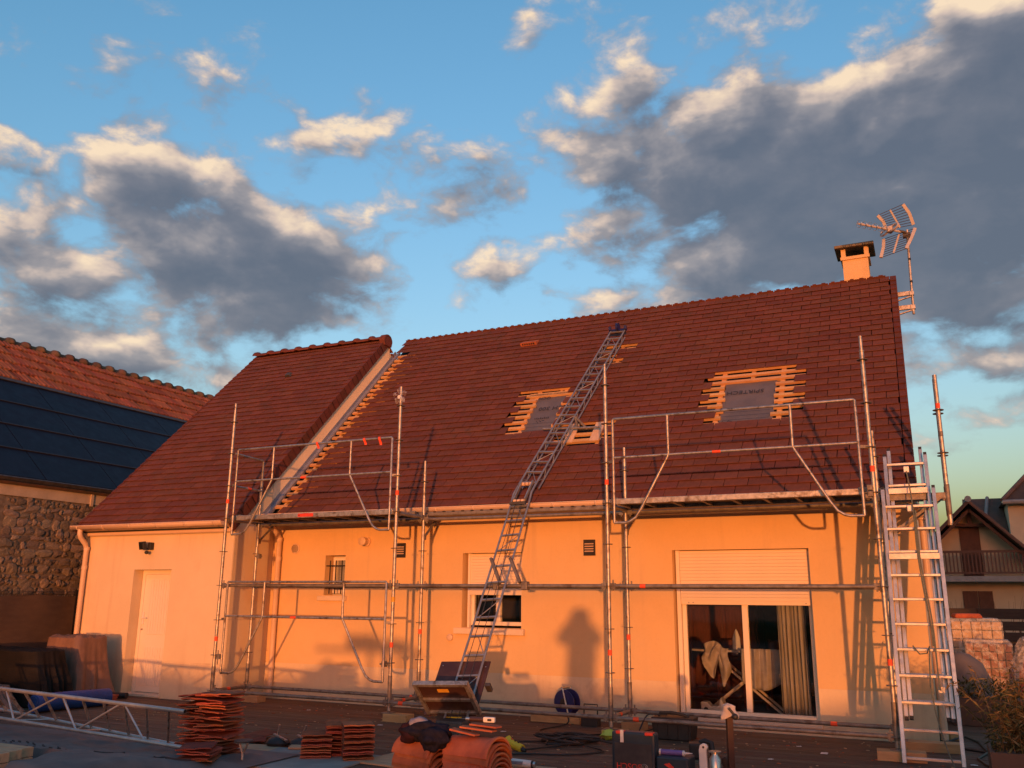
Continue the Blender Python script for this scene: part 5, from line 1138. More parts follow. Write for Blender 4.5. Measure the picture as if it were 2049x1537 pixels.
b = MB(); b.path([(3.50, 1.30, GZ+0.012), (3.62, 1.45, GZ+0.05), (3.72, 1.9, GZ+0.02), (3.85, 1.6, GZ+0.012), (3.92, 0.9, GZ+0.012), (3.80, 0.4, GZ+0.012), (3.86, 0.05, GZ+0.012), (3.95, -0.2, GZ+0.012)], 0.012, 6); b.path([(3.47, 1.25, GZ+0.012), (3.7, 1.0, GZ+0.012), (3.98, 0.8, GZ+0.012), (4.05, 0.4, GZ+0.012)], 0.012, 6)
tag(b.build('garden_cable', M['black'], smooth=True), 'black cable looping over the deck beside the bamboo planter', 'cable')

# ------------------------------------------------------------------ left foreground: covered piles, blue roll, truss
def mound(cx, cy, lx, ly, top, seed, p=5.0, folds=26, nr=16, na=110, rot=0.0, slump=0.25):
    b = MB(T(cx, cy, 0) @ Rz(rot)); vs = [Vector((0, 0, top))]; fs = []
    for j in range(1, nr+1):
        r = j/nr
        for i in range(na):
            a = 2*math.pi*i/na; ca, sa = math.cos(a), math.sin(a); k = (abs(ca)**p+abs(sa)**p)**(-1/p)
            if r < 0.62: q = r/0.62*0.9; z = top+(0.03*noise.noise(Vector((ca*q*4+seed, sa*q*4, seed))))*(q+0.3)
            else:
                f = (r-0.62)/0.38; q = 0.9+0.10*min(1, f*2)+slump*f*f*(1+0.5*math.sin(a*folds/3+seed)); z = top-(top-GZ-0.005)*f**0.85+0.0
                q += 0.035*f*math.sin(a*folds+2*math.sin(a*3+seed))+0.05*f*(1-2*abs(noise.noise(Vector((ca*3.5+seed, sa*3.5, z*2)))))-0.03*f
            vs.append(Vector((ca*k*q*lx, sa*k*q*ly, z+0.035*(0.35-abs(noise.noise(Vector((ca*q*lx*4.5+seed, sa*q*ly*4.5, seed*2)))))+0.010*noise.noise(Vector((ca*q*14, sa*q*14, seed))))))
    for i in range(na): fs.append((0, 1+i, 1+(i+1) % na))
    for j in range(nr-1):
        for i in range(na): fs.append((1+j*na+i, 1+(j+1)*na+i, 1+(j+1)*na+(i+1) % na, 1+j*na+(i+1) % na))
    return b.add(vs, fs)
bp2 = thing('covered_pile', 'pile under brown tarpaulin against the wing corner', 'covered pile', (-8.6, -0.2, GZ))
mound(-8.80, -0.22, 0.42, 0.34, -0.79, 3, slump=0.30).build('tarpaulin', M['brown_tarp'], bp2, smooth=True)
for k, (x, tx) in enumerate(((-8.98, 'O'), (-8.80, 'o'), (-8.56, 'O'))): lettering(tx, 0.09, T(x, -0.45, -0.752) @ Rz(10), M['ink'], bp2)
bk = thing('covered_pile', 'long pile under black tarpaulin at the left edge in front of the brown one', 'covered pile', (-9.4, -1.2, GZ))
mound(-9.40, -1.05, 1.25, 0.36, -0.95, 8, slump=0.12).build('tarpaulin', M['black_tarp'], bk, smooth=True)
mound(-9.0, -1.75, 0.75, 0.22, -1.40, 5, slump=0.3).build('lower_sheet', M['brown_tarp'], bk, smooth=True)
rl = thing('tarp_roll', 'rolled blue tarpaulin lying on the deck in front of the covered piles', 'tarp roll', (-7.55, -1.15, GZ))
b = MB()
b.path([(-7.66, -1.72, GZ+0.125), (-7.63, -1.4, GZ+0.13), (-7.58, -1.0, GZ+0.125), (-7.54, -0.62, GZ+0.12)], 0.12, 18); b.build('roll', M['blue_tarp'], rl, smooth=True)
b = MB(); sp_ = [Vector((-7.663+0.0, -1.728, GZ+0.125))+Vector((0.105*(1-t)*math.cos(t*19), -0.004, 0.105*(1-t)*math.sin(t*19))) for t in [i/60 for i in range(58)]]; b.path(sp_, 0.006, 5); b.build('spiral_edge', M['blue_tarp'], rl)
for y_ in (-1.35, -0.85): b = MB(); b.lathe([(0.123, -0.02), (0.124, 0), (0.123, 0.02)], (-7.59-0.04*(y_ < -1), y_, GZ+0.127), 18, 'Y', cap=False); b.build('strap', M['black'], rl)
b = MB(); b.tube((-8.45, -0.02, GZ+0.05), (-7.95, 0.10, GZ+0.05), 0.045, 14); tag(b.build('dark_pipe', M['black'], smooth=True), 'short dark pipe lying on the deck left of the white door', 'pipe')
for k in range(3): b = MB(T(-8.22, -0.28, GZ+0.001+k*0.03) @ Rz(8+k*5)); b.box((-0.35, -0.09, 0), (0.35, 0.09, 0.028)); tag(b.build('short_board', M['dark_clay'], bevel=0.003), ('lowest', 'middle', 'topmost')[k]+' brown board of the small heap beside the brown tarpaulin', 'board', 'boards by the covered pile')
# grey roofing felt over a heap, truss lying on it
def felt_z(x, y_):
    s_ = (lambda q: (lambda c: c*c*(3-2*c))(max(0, min(1, q))))
    ez = s_((x+8.0)/0.3)*s_((-2.42+0.1*math.sin(y_*3)-x)/0.30)*s_((y_+5.35)/0.25)*s_((-2.85-y_)/0.25)
    ez *= 1-(1-s_((y_+4.62)/0.10))*(1-s_((x+3.50)/0.12))
    rise = 0.045+0.17*s_((-3.35-y_)/1.5)
    return GZ+0.032+ez*(rise+0.022*noise.noise(Vector((x*1.3, y_*1.5, 2)))+0.05*(0.3-abs(noise.noise(Vector((x*2.2, y_*3.1, 5)))))+0.022*(0.3-abs(noise.noise(Vector((x*6.5, y_*5, 9))))))
ft = thing('felt_heap', 'heap under grey printed roofing felt at the lower left corner', 'covered pile', (-4.8, -4.1, GZ))
b = MB(); b.grid(lambda u, v: Vector((-8.2+5.85*u, -5.5+2.8*v, felt_z(-8.2+5.85*u, -5.5+2.8*v))), 120, 60); b.build('felt', M['grey_tarp'], ft, smooth=True)
dash = MB()
for r in range(5):
    for k in range(26):
        if random.random() < 0.25: continue
        x = -6.6+k*0.115+random.uniform(-0.02, 0.02); y_ = -4.75+r*0.16-0.05*k*0.115
        if -5.3 < y_ < -3.7: dash.path([Vector((x+q*0.025, y_-q*0.012, felt_z(x+q*0.025, y_-q*0.012)+0.004)) for q in range(4)], 0.008, 4)
dash.build('printed_dashes', M['ink'], ft)['kind'] = 'stuff'
def stroke(pts, ox, oy, sc):
    b = MB(); q = []
    for (a, c), (e, f) in zip(pts, pts[1:]):
        for t in range(5): q.append((a+(e-a)*t/5, c+(f-c)*t/5))
    q.append(pts[-1]); b.path([Vector((ox+a*sc, oy+c*sc, felt_z(ox+a*sc, oy+c*sc)+0.004)) for a, c in q], 0.011, 5); b.build('printed_letter', M['ink'], ft)
stroke([(0, 0), (0.4, 1), (0.8, 0)], -2.98, -4.20, 0.26); stroke([(0.2, 0.4), (0.6, 0.4)], -2.98, -4.20, 0.26)
stroke([(0.6, 1), (0.1, 0.9), (0.1, 0.6), (0.6, 0.4), (0.5, 0.1), (0, 0)], -3.40, -4.30, 0.22); stroke([(0, 0), (0.5, 1)], -2.72, -4.12, 0.2)
tm = thing('timber_pack', 'strapped pack of pale timber boards poking out below the grey felt', 'timber', (-4.9, -4.9, GZ))
for k in range(3):
    for j in range(3): b = MB(); b.box((-6.4, -5.12+j*0.14, GZ+0.045+k*0.082), (-3.58-0.04*j, -4.99+j*0.14, GZ+0.122+k*0.082)); b.build('board', M['ply'], tm, bevel=0.004)
tru = thing('lattice_truss', 'aluminium lattice hoist section lying on the grey felt at lower left', 'truss', (-5.0, -3.4, -1.6))
def ta(t): return Vector((-7.8, -3.45, -1.118))*(1-t)+Vector((-3.205, -3.45, -1.253))*t
def tb_(t): return Vector((-7.8, -3.52, -1.390))*(1-t)+Vector((-2.93, -3.52, -1.573))*t
def tc_(t): return Vector((-7.8, -3.15, -1.348))*(1-t)+Vector((-3.60, -3.15, -1.625))*t
for f_, r_ in ((ta, 0.021), (tb_, 0.019), (tc_, 0.019)):
    b = MB(); b.path([f_(0), f_(1)], r_, 14); o = b.build('chord', M['alu'], tru, smooth=True)
    c = MB(); c.lathe([(r_*0.8, 0), (r_*0.8, 0.002)], f_(1), 12, 'X'); c.build('tube_end', M['iron'], o)
n = 5
for k in range(n):
    t0, t1, t2 = (k+0.02)/n, (k+0.17)/n, (k+0.22)/n
    b = MB(); b.path([tb_((k-0.72)/n+0.0), ta(k/n+0.01), ta(k/n+0.02), tb_((k+0.28)/n)] if k else [ta(0.01), tb_(0.28/n)], 0.0105, 8); b.build('zigzag_brace', M['alu'], tru, smooth=True)
    for q in (0.1, 0.43, 0.77): b = MB(); b.beam(ta((k+q)/n), tc_((k+q+0.12)/n), 0.03, 0.006, (1, 0, 0)); b.build('flat_rung', M['galv'], tru)
    b = MB(); b.path([tb_((k+0.28)/n), tc_((k+0.75)/n)], 0.009, 8); b.build('cross_brace', M['alu'], tru, smooth=True)

# ------------------------------------------------------------------ tile stacks on the deck
q = MB(); q.grid(lambda u, v: Vector(((u-0.5)*0.30, (v-0.5)*0.36, 0.014+0.005*(math.sin(math.pi*u*2)**2)+(0.010 if v < 0.08 else 0)+0.003*noise.noise(Vector((u*9, v*9, 1))))), 10, 6); n0 = len(q.v)
me_t = q.mesh('flat_tile', Vector())
bmx = bmesh.new(); bmx.from_mesh(me_t); r_ = bmesh.ops.solidify(bmx, geom=bmx.faces[:], thickness=0.011); bmesh.ops.recalc_face_normals(bmx, faces=bmx.faces); bmx.to_mesh(me_t); bmx.free()
me_a = me_t; me_b = me_t.copy(); me_a.materials.append(M['dark_clay']); me_b.materials.append(M['new_clay'])
ORD = 'first second third fourth fifth sixth seventh eighth ninth tenth eleventh twelfth thirteenth fourteenth fifteenth sixteenth seventeenth eighteenth nineteenth twentieth twenty-first twenty-second twenty-third twenty-fourth twenty-fifth'.split()
def ordinal(k, n): return 'topmost' if k == n-1 else 'lowest' if k == 0 else ORD[n-1-k]+' from top,'
def tile_stack(x, y_, n, dz, rot, me, label, group, jit=0.02, z0=0.0, lean=(0, 0), tilt=3):
    for k in range(n):
        o = link(bpy.data.objects.new('loose_tile', me)); f = k/max(1, n-1)
        o.location = (x+lean[0]*f+random.gauss(0, jit*0.5), y_+lean[1]*f+random.gauss(0, jit*0.5), GZ+z0+k*dz+0.002)
        o.rotation_euler = (RAD(random.gauss(0, tilt*0.4)), RAD(random.gauss(0, tilt*0.5)), RAD(rot+random.gauss(0, jit*150)+(180 if k % 2 else 0))); tag(o, ordinal(k, n)+' '+label, 'roof tile', group)
tile_stack(-3.26, -3.15, 23, 0.0268, 12, me_a, 'brown tile in left column of the tall ragged stack', 'tall ragged tile stack, left column', 0.035, tilt=6)
tile_stack(-2.96, -3.22, 24, 0.0268, 8, me_a, 'brown tile in right column of the tall ragged stack', 'tall ragged tile stack, right column', 0.035, tilt=6)
tile_stack(-2.70, -3.74, 9, 0.027, 25, me_a, 'brown tile of low stack before the tall ragged one', 'low tile stack before the tall one', 0.03, tilt=5)
tile_stack(-2.22, -2.62, 9, 0.0265, 35, me_a, 'brown tile in left column of the neat stack', 'neat tile stack, left column', 0.006, tilt=1)
tile_stack(-2.10, -2.40, 12, 0.0265, 38, me_a, 'brown tile in rear column of the neat stack', 'neat tile stack, rear column', 0.006, tilt=1)
tile_stack(-1.80, -2.52, 13, 0.0265, 40, me_a, 'brown tile in right column of the neat stack', 'neat tile stack, right column', 0.006, tilt=1)
for k, (x, y_, r) in enumerate(((-3.62, -2.10, 10), (-3.42, -2.20, 40), (-3.50, -2.02, -20))):
    o = link(bpy.data.objects.new('loose_tile', me_a)); o.location = (x, y_, GZ+0.004+0.02*k); o.rotation_euler = (RAD(4*k), RAD(-5+3*k), RAD(r)); tag(o, ('flat tile lying loose right of the tall ragged stack, undermost', 'flat tile lying loose right of the tall ragged stack, turned aslant', 'flat tile lying loose right of the tall ragged stack, uppermost')[k], 'roof tile', 'loose tiles on the deck')
for k, (x, y_, r) in enumerate(((-4.6, -2.9, 15), (-4.25, -3.0, -10))):
    o = link(bpy.data.objects.new('loose_tile', me_b)); o.location = (x, y_, GZ+0.004); o.rotation_euler = (0, RAD(3), RAD(r)); tag(o, ('orange tile lying flat on the deck behind the truss, left one', 'orange tile lying flat on the deck behind the truss, right one')[k], 'roof tile', 'orange tiles behind the truss')
# boards on the floor
for (x, y_, lx, ly, rz, z0, m, lb) in ((-2.35, -2.85, 1.45, 1.0, 4, 0.002, 'concrete', 'wide grey board lying on the deck under the neat tile stack'), (-3.30, -2.66, 0.95, 0.55, 12, 0.003, 'ply', 'pale plywood sheet on the deck right of the tall ragged stack'), (-1.35, -2.35, 0.60, 0.75, -6, 0.003, 'ply', 'pale plywood sheet between neat tile stack and ridge tiles')):
    b = MB(T(x, y_, GZ+z0) @ Rz(rz)); b.box((-lx/2, -ly/2, 0), (lx/2, ly/2, 0.018)); tag(b.build('floor_board', M[m], bevel=0.003), lb, 'board')
b = MB(T(-2.5, -2.36, GZ+0.03) @ Rz(20) @ Rx(8)); b.box((-0.22, -0.05, 0), (0.22, 0.05, 0.02)); tag(b.build('wood_strip', M['ply'], bevel=0.003), 'short pale wood strip leaning by the black clamps', 'strip')
# ridge tile stacks
q = MB()
def rdg(u, v):
    a = math.pi*(0.04+0.92*u); s_ = 1+(0.13 if v > 0.86 else 0.03*v); return Vector(((v-0.5)*0.46, math.cos(a)*0.155*s_, math.sin(a)*0.145*s_))
q.grid(rdg, 14, 14); me_r = q.mesh('ridge_tile_loose', Vector()); bmx = bmesh.new(); bmx.from_mesh(me_r); bmesh.ops.solidify(bmx, geom=bmx.faces[:], thickness=0.015); bmesh.ops.recalc_face_normals(bmx, faces=bmx.faces); bmx.to_mesh(me_r); bmx.free(); me_r.materials.append(M['new_clay'])
for p_ in me_r.polygons: p_.use_smooth = True
me_r.set_sharp_from_angle(angle=RAD(35))
for (x, y_, rz, lb, gp) in ((-0.40, -3.55, -16, 'half round ridge tile in the stack under dark clothes', 'left ridge tile stack'), (0.10, -3.60, -8, 'half round ridge tile in the stack under broken pieces', 'right ridge tile stack')):
    nn = 9 if x < 0 else 10
    for k in range(nn):
        o = link(bpy.data.objects.new('ridge_tile_loose', me_r)); o.location = (x+random.gauss(0, 0.008), y_+random.gauss(0, 0.006), GZ+0.002+k*0.037); o.rotation_euler = (RAD(random.gauss(0, 1.5)), RAD(random.gauss(0, 1.2)), RAD(rz+random.gauss(0, 1.5))); tag(o, ordinal(k, nn)+' '+lb, 'ridge tile', gp)
for k, (x, y_, z_, rz, ry, lx) in enumerate(((0.02, -3.66, -1.205, 14, 10, 0.24), (0.10, -3.58, -1.185, 20, 6, 0.30), (0.14, -3.52, -1.165, 6, 3, 0.26))):
    b = MB(T(x, y_, z_) @ Rz(rz) @ Ry(ry)); b.prism([(-lx/2, -0.05), (lx/2*0.8, -0.06), (lx/2, 0.02), (lx*0.3, 0.06), (-lx/2*0.9, 0.05)], 0, 0.014, 'Z'); tag(b.build('broken_tile', M['new_clay'], bevel=0.002), ('broken clay slip on the right ridge tile stack, lowest', 'broken clay slip on the right ridge tile stack, middle', 'broken clay slip on the right ridge tile stack, topmost')[k], 'tile piece', 'broken pieces on the ridge tiles')
lm = thing('laser_level', 'small silver and red tool lying on the broken tile pieces', 'tool', (0.10, -3.5, -1.15))
b = MB(T(0.06, -3.45, -1.145) @ Rz(8)); b.path([(-0.10, 0, 0.02), (0.02, 0, 0.02)], 0.018, 10); b.build('barrel', M['film_ply'], lm, smooth=True)
b = MB(T(0.06, -3.45, -1.145) @ Rz(8)); b.box((0.02, -0.02, 0.0), (0.12, 0.02, 0.042)); b.build('head', M['white'], lm, bevel=0.008)
b = MB(T(0.06, -3.45, -1.145) @ Rz(8)); b.box((0.06, -0.022, 0.012), (0.095, -0.02, 0.03)); b.build('window', M['iron'], lm)
b = MB(T(0.06, -3.45, -1.145) @ Rz(8)); b.path([(-0.135, 0, 0.02), (-0.10, 0, 0.02)], 0.014, 10); b.build('cap', M['steel_bright'], lm, smooth=True)
# clothes on the left ridge stack
jk = thing('work_clothes', 'dark bundle of work clothes with grey cap on the left ridge tile stack', 'clothes', (-0.42, -3.6, -1.3))
def lump(c, r, m, nm, seed, wob=0.4): b = MB(); b.ball(c, r, 26, 18, wob, seed); b.build(nm, M[m], jk, smooth=True, ang=80)
lump((-0.36, -3.60, -1.235), (0.20, 0.16, 0.085), 'cloth_navy', 'jacket', 3, 0.5); lump((-0.24, -3.70, -1.27), (0.13, 0.11, 0.085), 'cloth_navy', 'sleeve', 6, 0.5)
lump((-0.50, -3.62, -1.235), (0.12, 0.12, 0.085), 'cloth_maroon', 'scarf', 9, 0.45); lump((-0.43, -3.63, -1.165), (0.085, 0.08, 0.055), 'cloth_grey', 'cap', 2, 0.15)
# ------------------------------------------------------------------ tools and small things on the deck
yl = thing('hoist_remote', 'yellow hoist remote with black buttons lying on the deck beside the ridge tiles', 'remote control', (-0.63, -1.3, GZ))
YM = T(-0.63, -1.30, GZ+0.05) @ Rz(-20) @ Ry(12)
b = MB(YM); b.path([(-0.13, 0, 0.03), (-0.08, 0, 0.005), (0, 0, 0), (0.11, 0, 0.0)], 0.042, 12); b.build('body', M['yellow'], yl, smooth=True)
for k in range(3): b = MB(YM); b.lathe([(0.012, 0), (0.010, 0.014)], (-0.06+k*0.05, 0, 0.038), 10); b.build('button', M['black' if k else 'red'], yl)
b = MB(YM); b.path([(0.11, 0, 0), (0.16, 0, -0.005)], 0.028, 10, r1=0.014); b.build('cable_gland', M['black'], yl, smooth=True)
cbm = MB(); pts = [Vector((-0.48, -1.36, GZ+0.03))]
for k in range(70):
    a = k*0.75; cx, cy = -0.30+0.10*math.sin(k*0.37), -0.62+0.12*math.cos(k*0.23); pts.append(Vector((cx+0.34*math.cos(a)*(0.6+0.4*math.sin(k*1.3)), cy+0.16*math.sin(a), GZ+0.014+0.0011*k+0.012*math.sin(k*2.1))))
pts += [Vector((0.1, -0.5, GZ+0.03)), Vector((0.35, -0.55, GZ+0.015)), Vector((0.6, -0.75, GZ+0.012)), Vector((0.95, -1.2, GZ+0.012))]
def smooth_pts(p, n=4):
    out = []
    for i in range(len(p)-1):
        p0, p1, p2, p3 = p[max(0, i-1)], p[i], p[i+1], p[min(len(p)-1, i+2)]
        for j in range(n):
            t = j/n; out.append(0.5*((2*p1)+(p2-p0)*t+(2*p0-5*p1+4*p2-p3)*t*t+(3*p1-p0-3*p2+p3)*t**3))
    return out+[p[-1]]
cbm.path(smooth_pts(pts), 0.011, 6); tag(cbm.build('cable_coil', M['black'], smooth=True), 'tangled heap of black cable on the deck right of the yellow remote', 'cable')
for nm, lb, P_ in (('power_cable', 'black cable running from the blue reel to the cable heap', [(-0.85, 0.75, -1.60), (-0.80, 0.60, GZ+0.03), (-0.95, 0.1, GZ+0.012), (-0.7, -0.3, GZ+0.012), (-0.45, -0.5, GZ+0.02)]),
                   ('power_cable', 'thin black cable curving on the deck behind the yellow remote', [(-0.95, -1.05, GZ+0.012), (-0.80, -0.8, GZ+0.012), (-0.55, -0.62, GZ+0.012), (-0.4, -0.3, GZ+0.03), (-0.2, 0.1, GZ+0.012), (0.15, 0.3, GZ+0.012), (0.45, 0.25, GZ+0.1)]),
                   ('power_cable', 'black cable trailing across the deck towards the tool case', [(-0.75, -1.75, GZ+0.012), (-0.4, -1.5, GZ+0.012), (0.0, -1.35, GZ+0.012), (0.25, -1.0, GZ+0.012), (0.0, -0.8, GZ+0.02)]),
                   ('power_cable', 'black cable rising over the scaffold tube to the black crate', [(0.62, -0.9, GZ+0.012), (0.40, -0.3, GZ+0.05), (0.42, 0.02, -1.46), (0.52, 0.05, -1.44), (0.62, 0.18, -1.45)])):
    b = MB(); b.path(smooth_pts([Vector(p) for p in P_], 6), 0.009, 6); tag(b.build(nm, M['black'], smooth=True), lb, 'cable')
rel = thing('cable_reel', 'blue cable reel on a steel tube stand against the house wall', 'cable reel', (-0.92, 1.0, GZ))
RMx = T(-0.95, 1.0, -1.475) @ Rz(-12)
for s_ in (-0.07, 0.07): b = MB(RMx); b.lathe([(0.02, s_-0.006), (0.155, s_-0.006), (0.162, s_), (0.155, s_+0.006), (0.02, s_+0.006)], (0, 0, 0), 28, 'Y'); b.build('flange', M['blue_reel'], rel, smooth=True)
b = MB(RMx); b.lathe([(0.085, -0.064), (0.10, -0.03), (0.095, 0.0), (0.10, 0.03), (0.085, 0.064)], (0, 0, 0), 22, 'Y'); b.build('wound_cable', M['black'], rel, smooth=True)
b = MB(RMx); b.path([(-0.02, -0.10, 0.18), (0.0, -0.10, 0.165), (0.09, -0.10, -0.17), (0.10, -0.10, -0.24)], 0.011, 8); b.path([(-0.02, 0.10, 0.18), (0.0, 0.10, 0.165), (0.09, 0.10, -0.17), (0.10, 0.10, -0.24)], 0.011, 8); b.path([(-0.02, -0.10, 0.18), (-0.02, 0.10, 0.18)], 0.013, 8); b.path([(-0.11, -0.10, -0.235), (0.12, -0.10, -0.235)], 0.011, 8); b.path([(-0.11, 0.10, -0.235), (0.12, 0.10, -0.235)], 0.011, 8); b.build('stand', M['steel_bright'], rel, smooth=True)
b = MB(RMx); b.lathe([(0.055, -0.078), (0.055, -0.085), (0.02, -0.09)], (0, 0, 0), 16, 'Y'); b.build('socket_plate', M['black'], rel, smooth=True)
b = MB(T(-1.05, 0.86, GZ+0.001) @ Rz(2)); b.box((-0.34, -0.05, 0), (0.34, 0.05, 0.10)); tag(b.build('timber_beam', M['block'], bevel=0.005), 'pale timber beam lying under the cable reel by the wall', 'beam')
b = MB(T(-0.55, 0.78, GZ+0.001)); b.box((-0.10, -0.07, 0), (0.12, 0.07, 0.12)); b.path([(-0.08, 0, 0.12), (-0.08, 0, 0.26), (0.1, 0, 0.26), (0.1, 0, 0.12)], 0.010, 6); tag(b.build('black_transformer', M['black'], bevel=0.01), 'small black box with carrying handle right of the cable reel', 'box')
# tool case with lettering
cs = thing('tool_case', 'dark blue tool case standing upright with red latches and upside down lettering', 'tool case', (0.93, -2.0, GZ))
b = MB(); b.box((0.725, -2.10, GZ+0.003), (1.135, -1.96, -1.335)); b.build('shell', M['navy_case'], cs, bevel=0.018)
b = MB(); b.box((0.755, -2.106, GZ+0.02), (1.105, -2.099, -1.43)); b.build('front_panel', M['grey_case'], cs, bevel=0.006)
for x in (0.77, 1.045): b = MB(); b.box((x, -2.112, -1.355), (x+0.075, -2.04, -1.328)); b.build('latch', M['red'], cs, bevel=0.006)
b = MB(); b.box((0.815, -2.116, -1.425), (0.845, -2.108, -1.318)); b.build('paper_tag', M['white'], cs)
lettering('BOSCH', 0.075, T(0.893, -2.1075, -1.625) @ Rx(90) @ Rz(180), M['red'], cs)
b = MB(T(1.035, -2.1075, -1.63)); b.path([(0.032*math.cos(t), 0, 0.032*math.sin(t)) for t in [2*math.pi*i/24 for i in range(24)]], 0.0028, 5, closed=True); b.path([(0.02*math.cos(t), 0, 0.02*math.sin(t)) for t in [2*math.pi*i/20 for i in range(20)]], 0.0022, 5, closed=True); b.beam((-0.016, 0, 0), (0.016, 0, 0), 0.003, 0.005); b.beam((-0.011, 0, -0.014), (-0.011, 0, 0.014), 0.003, 0.005); b.beam((0.011, 0, -0.014), (0.011, 0, 0.014), 0.003, 0.005); b.build('round_emblem', M['galv'], cs)
c2 = thing('tool_case', 'low dark case with red mark lying beside the upright tool case', 'tool case', (1.29, -2.0, GZ))
b = MB(); b.box((1.15, -2.12, GZ+0.003), (1.44, -1.86, -1.52)); b.build('shell', M['navy_case'], c2, bevel=0.015)
b = MB(T(1.27, -2.122, -1.60)); b.prism([(-0.05, 0.02), (0.0, 0.035), (0.05, -0.01), (0.02, -0.005), (0.03, -0.03), (-0.01, -0.005)], -0.001, 0.001, 'Y'); b.build('red_mark', M['red'], c2)
ct = thing('sealant_cartridge', 'purple labelled sealant cartridge lying on the low dark case', 'cartridge', (1.27, -2.0, -1.52))
b = MB(); b.path([(1.165, -2.0, -1.497), (1.365, -1.995, -1.497)], 0.024, 14); b.build('tube', M['purple'], ct, smooth=True)
b = MB(); b.path([(1.15, -2.0, -1.497), (1.166, -2.0, -1.497)], 0.0255, 14); b.path([(1.365, -1.995, -1.497), (1.378, -1.995, -1.497)], 0.025, 14); b.path([(1.378, -1.995, -1.497), (1.39, -1.995, -1.497), (1.45, -1.99, -1.493)], lambda t: 0.014*(1-t)+0.003, 10); b.build('nozzle', M['white'], ct, smooth=True)
cr = thing('black_crate', 'black plastic crate of gear behind the front scaffold tube', 'crate', (0.68, 0.25, GZ))
b = MB(); b.prism([(0.47, GZ+0.003), (0.90, GZ+0.003), (0.93, -1.475), (0.44, -1.475)], 0.12, 0.42, 'Y'); b.build('body', M['black'], cr, bevel=0.015)
for k in range(4): x = 0.50+k*0.12; b = MB(); b.box((x, 0.105, GZ+0.03), (x+0.02, 0.121, -1.50)); b.build('rib', M['black'], cr)
b = MB(); b.path([(0.50, 0.26, -1.475), (0.52, 0.25, -1.44), (0.66, 0.25, -1.43), (0.80, 0.25, -1.45), (0.86, 0.26, -1.475)], 0.018, 8); b.build('handle', M['black'], cr, smooth=True)
pk = thing('battery_pack', 'squat black battery tool on the deck in front of the black crate', 'tool', (1.25, -0.85, GZ))
b = MB(T(1.19, -0.85, GZ) @ Rz(15)); b.box((-0.06, -0.09, 0.002), (0.06, 0.09, 0.15)); b.build('battery', M['black'], pk, bevel=0.015)
b = MB(T(1.29, -0.80, GZ) @ Rz(-10)); b.path([(-0.06, 0, 0.14), (0.0, 0, 0.165), (0.06, 0, 0.15), (0.075, 0, 0.02)], 0.03, 10); b.build('grip', M['black'], pk, smooth=True)
wt_ = thing('nozzle_gun', 'white handled foam gun with steel canister beside the purple cartridge', 'tool', (1.60, -2.0, GZ))
b = MB(T(1.565, -2.02, 0)); b.prism([(-0.045, GZ+0.003), (0.03, GZ+0.003), (0.02, -1.45), (0.035, -1.425), (0.02, -1.40), (-0.01, -1.395), (-0.035, -1.41), (-0.045, -1.45)], -0.02, 0.02, 'Y'); b.build('handle', M['white'], wt_, bevel=0.006)
b = MB(T(1.562, -2.043, -1.425)); b.lathe([(0.010, 0), (0.010, 0.004)], (0, 0, 0), 12, 'Y'); b.build('hang_hole', M['iron'], wt_)
b = MB(); b.lathe([(0.05, GZ+0.003), (0.052, GZ+0.02), (0.052, -1.52), (0.03, -1.49), (0.03, -1.47), (0.055, -1.465), (0.055, -1.455)], (1.655, -2.0, 0), 20); b.build('canister', M['steel_bright'], wt_, smooth=True)
b = MB(T(1.73, -1.85, GZ)); b.prism([(-0.03, 0.002), (0.03, 0.002), (0.04, 0.12), (-0.01, 0.21), (-0.06, 0.18), (-0.035, 0.12)], -0.03, 0.03, 'Y'); hg = b.build('heat_gun', M['black'], bevel=0.012); tag(hg, 'dark hand tool standing between the foam gun and the steel post', 'tool')
po = thing('steel_post', 'brown steel post topped with a white rag standing before the patio door', 'post', (1.77, -1.9, GZ))
b = MB(); b.M = T(1.775, -1.9, 0) @ Rz(30); b.box((-0.027, -0.027, GZ+0.002), (0.027, 0.027, -1.14)); b.build('post', M['film_ply'], po, bevel=0.004)
b = MB(); b.box((1.70, -1.97, GZ+0.001), (1.85, -1.83, GZ+0.012)); b.build('foot_plate', M['galv_dull'], po)
b = MB()
def rag(u, v):
    a = 2*math.pi*u; r = 0.045+0.03*v+0.012*math.sin(a*3+v*2)+0.015*noise.noise(Vector((math.cos(a)*2, math.sin(a)*2, v*3))); 
    if v < 0.15: r *= v/0.15
    return Vector((1.765+r*math.cos(a)+0.01*v, -1.9+r*math.sin(a)*0.8, -1.055-0.12*v-0.02*math.sin(a*2)*v))
b.grid(rag, 28, 10); b.build('rag', M['linen'], po, smooth=True)
b = MB(); b.path([(1.79, -1.97, -1.09), (1.84, -1.97, -1.15)], 0.012, 8); b.ball((1.845, -1.975, -1.16), 0.027, 12, 8); b.build('knob', M['black'], po, smooth=True)
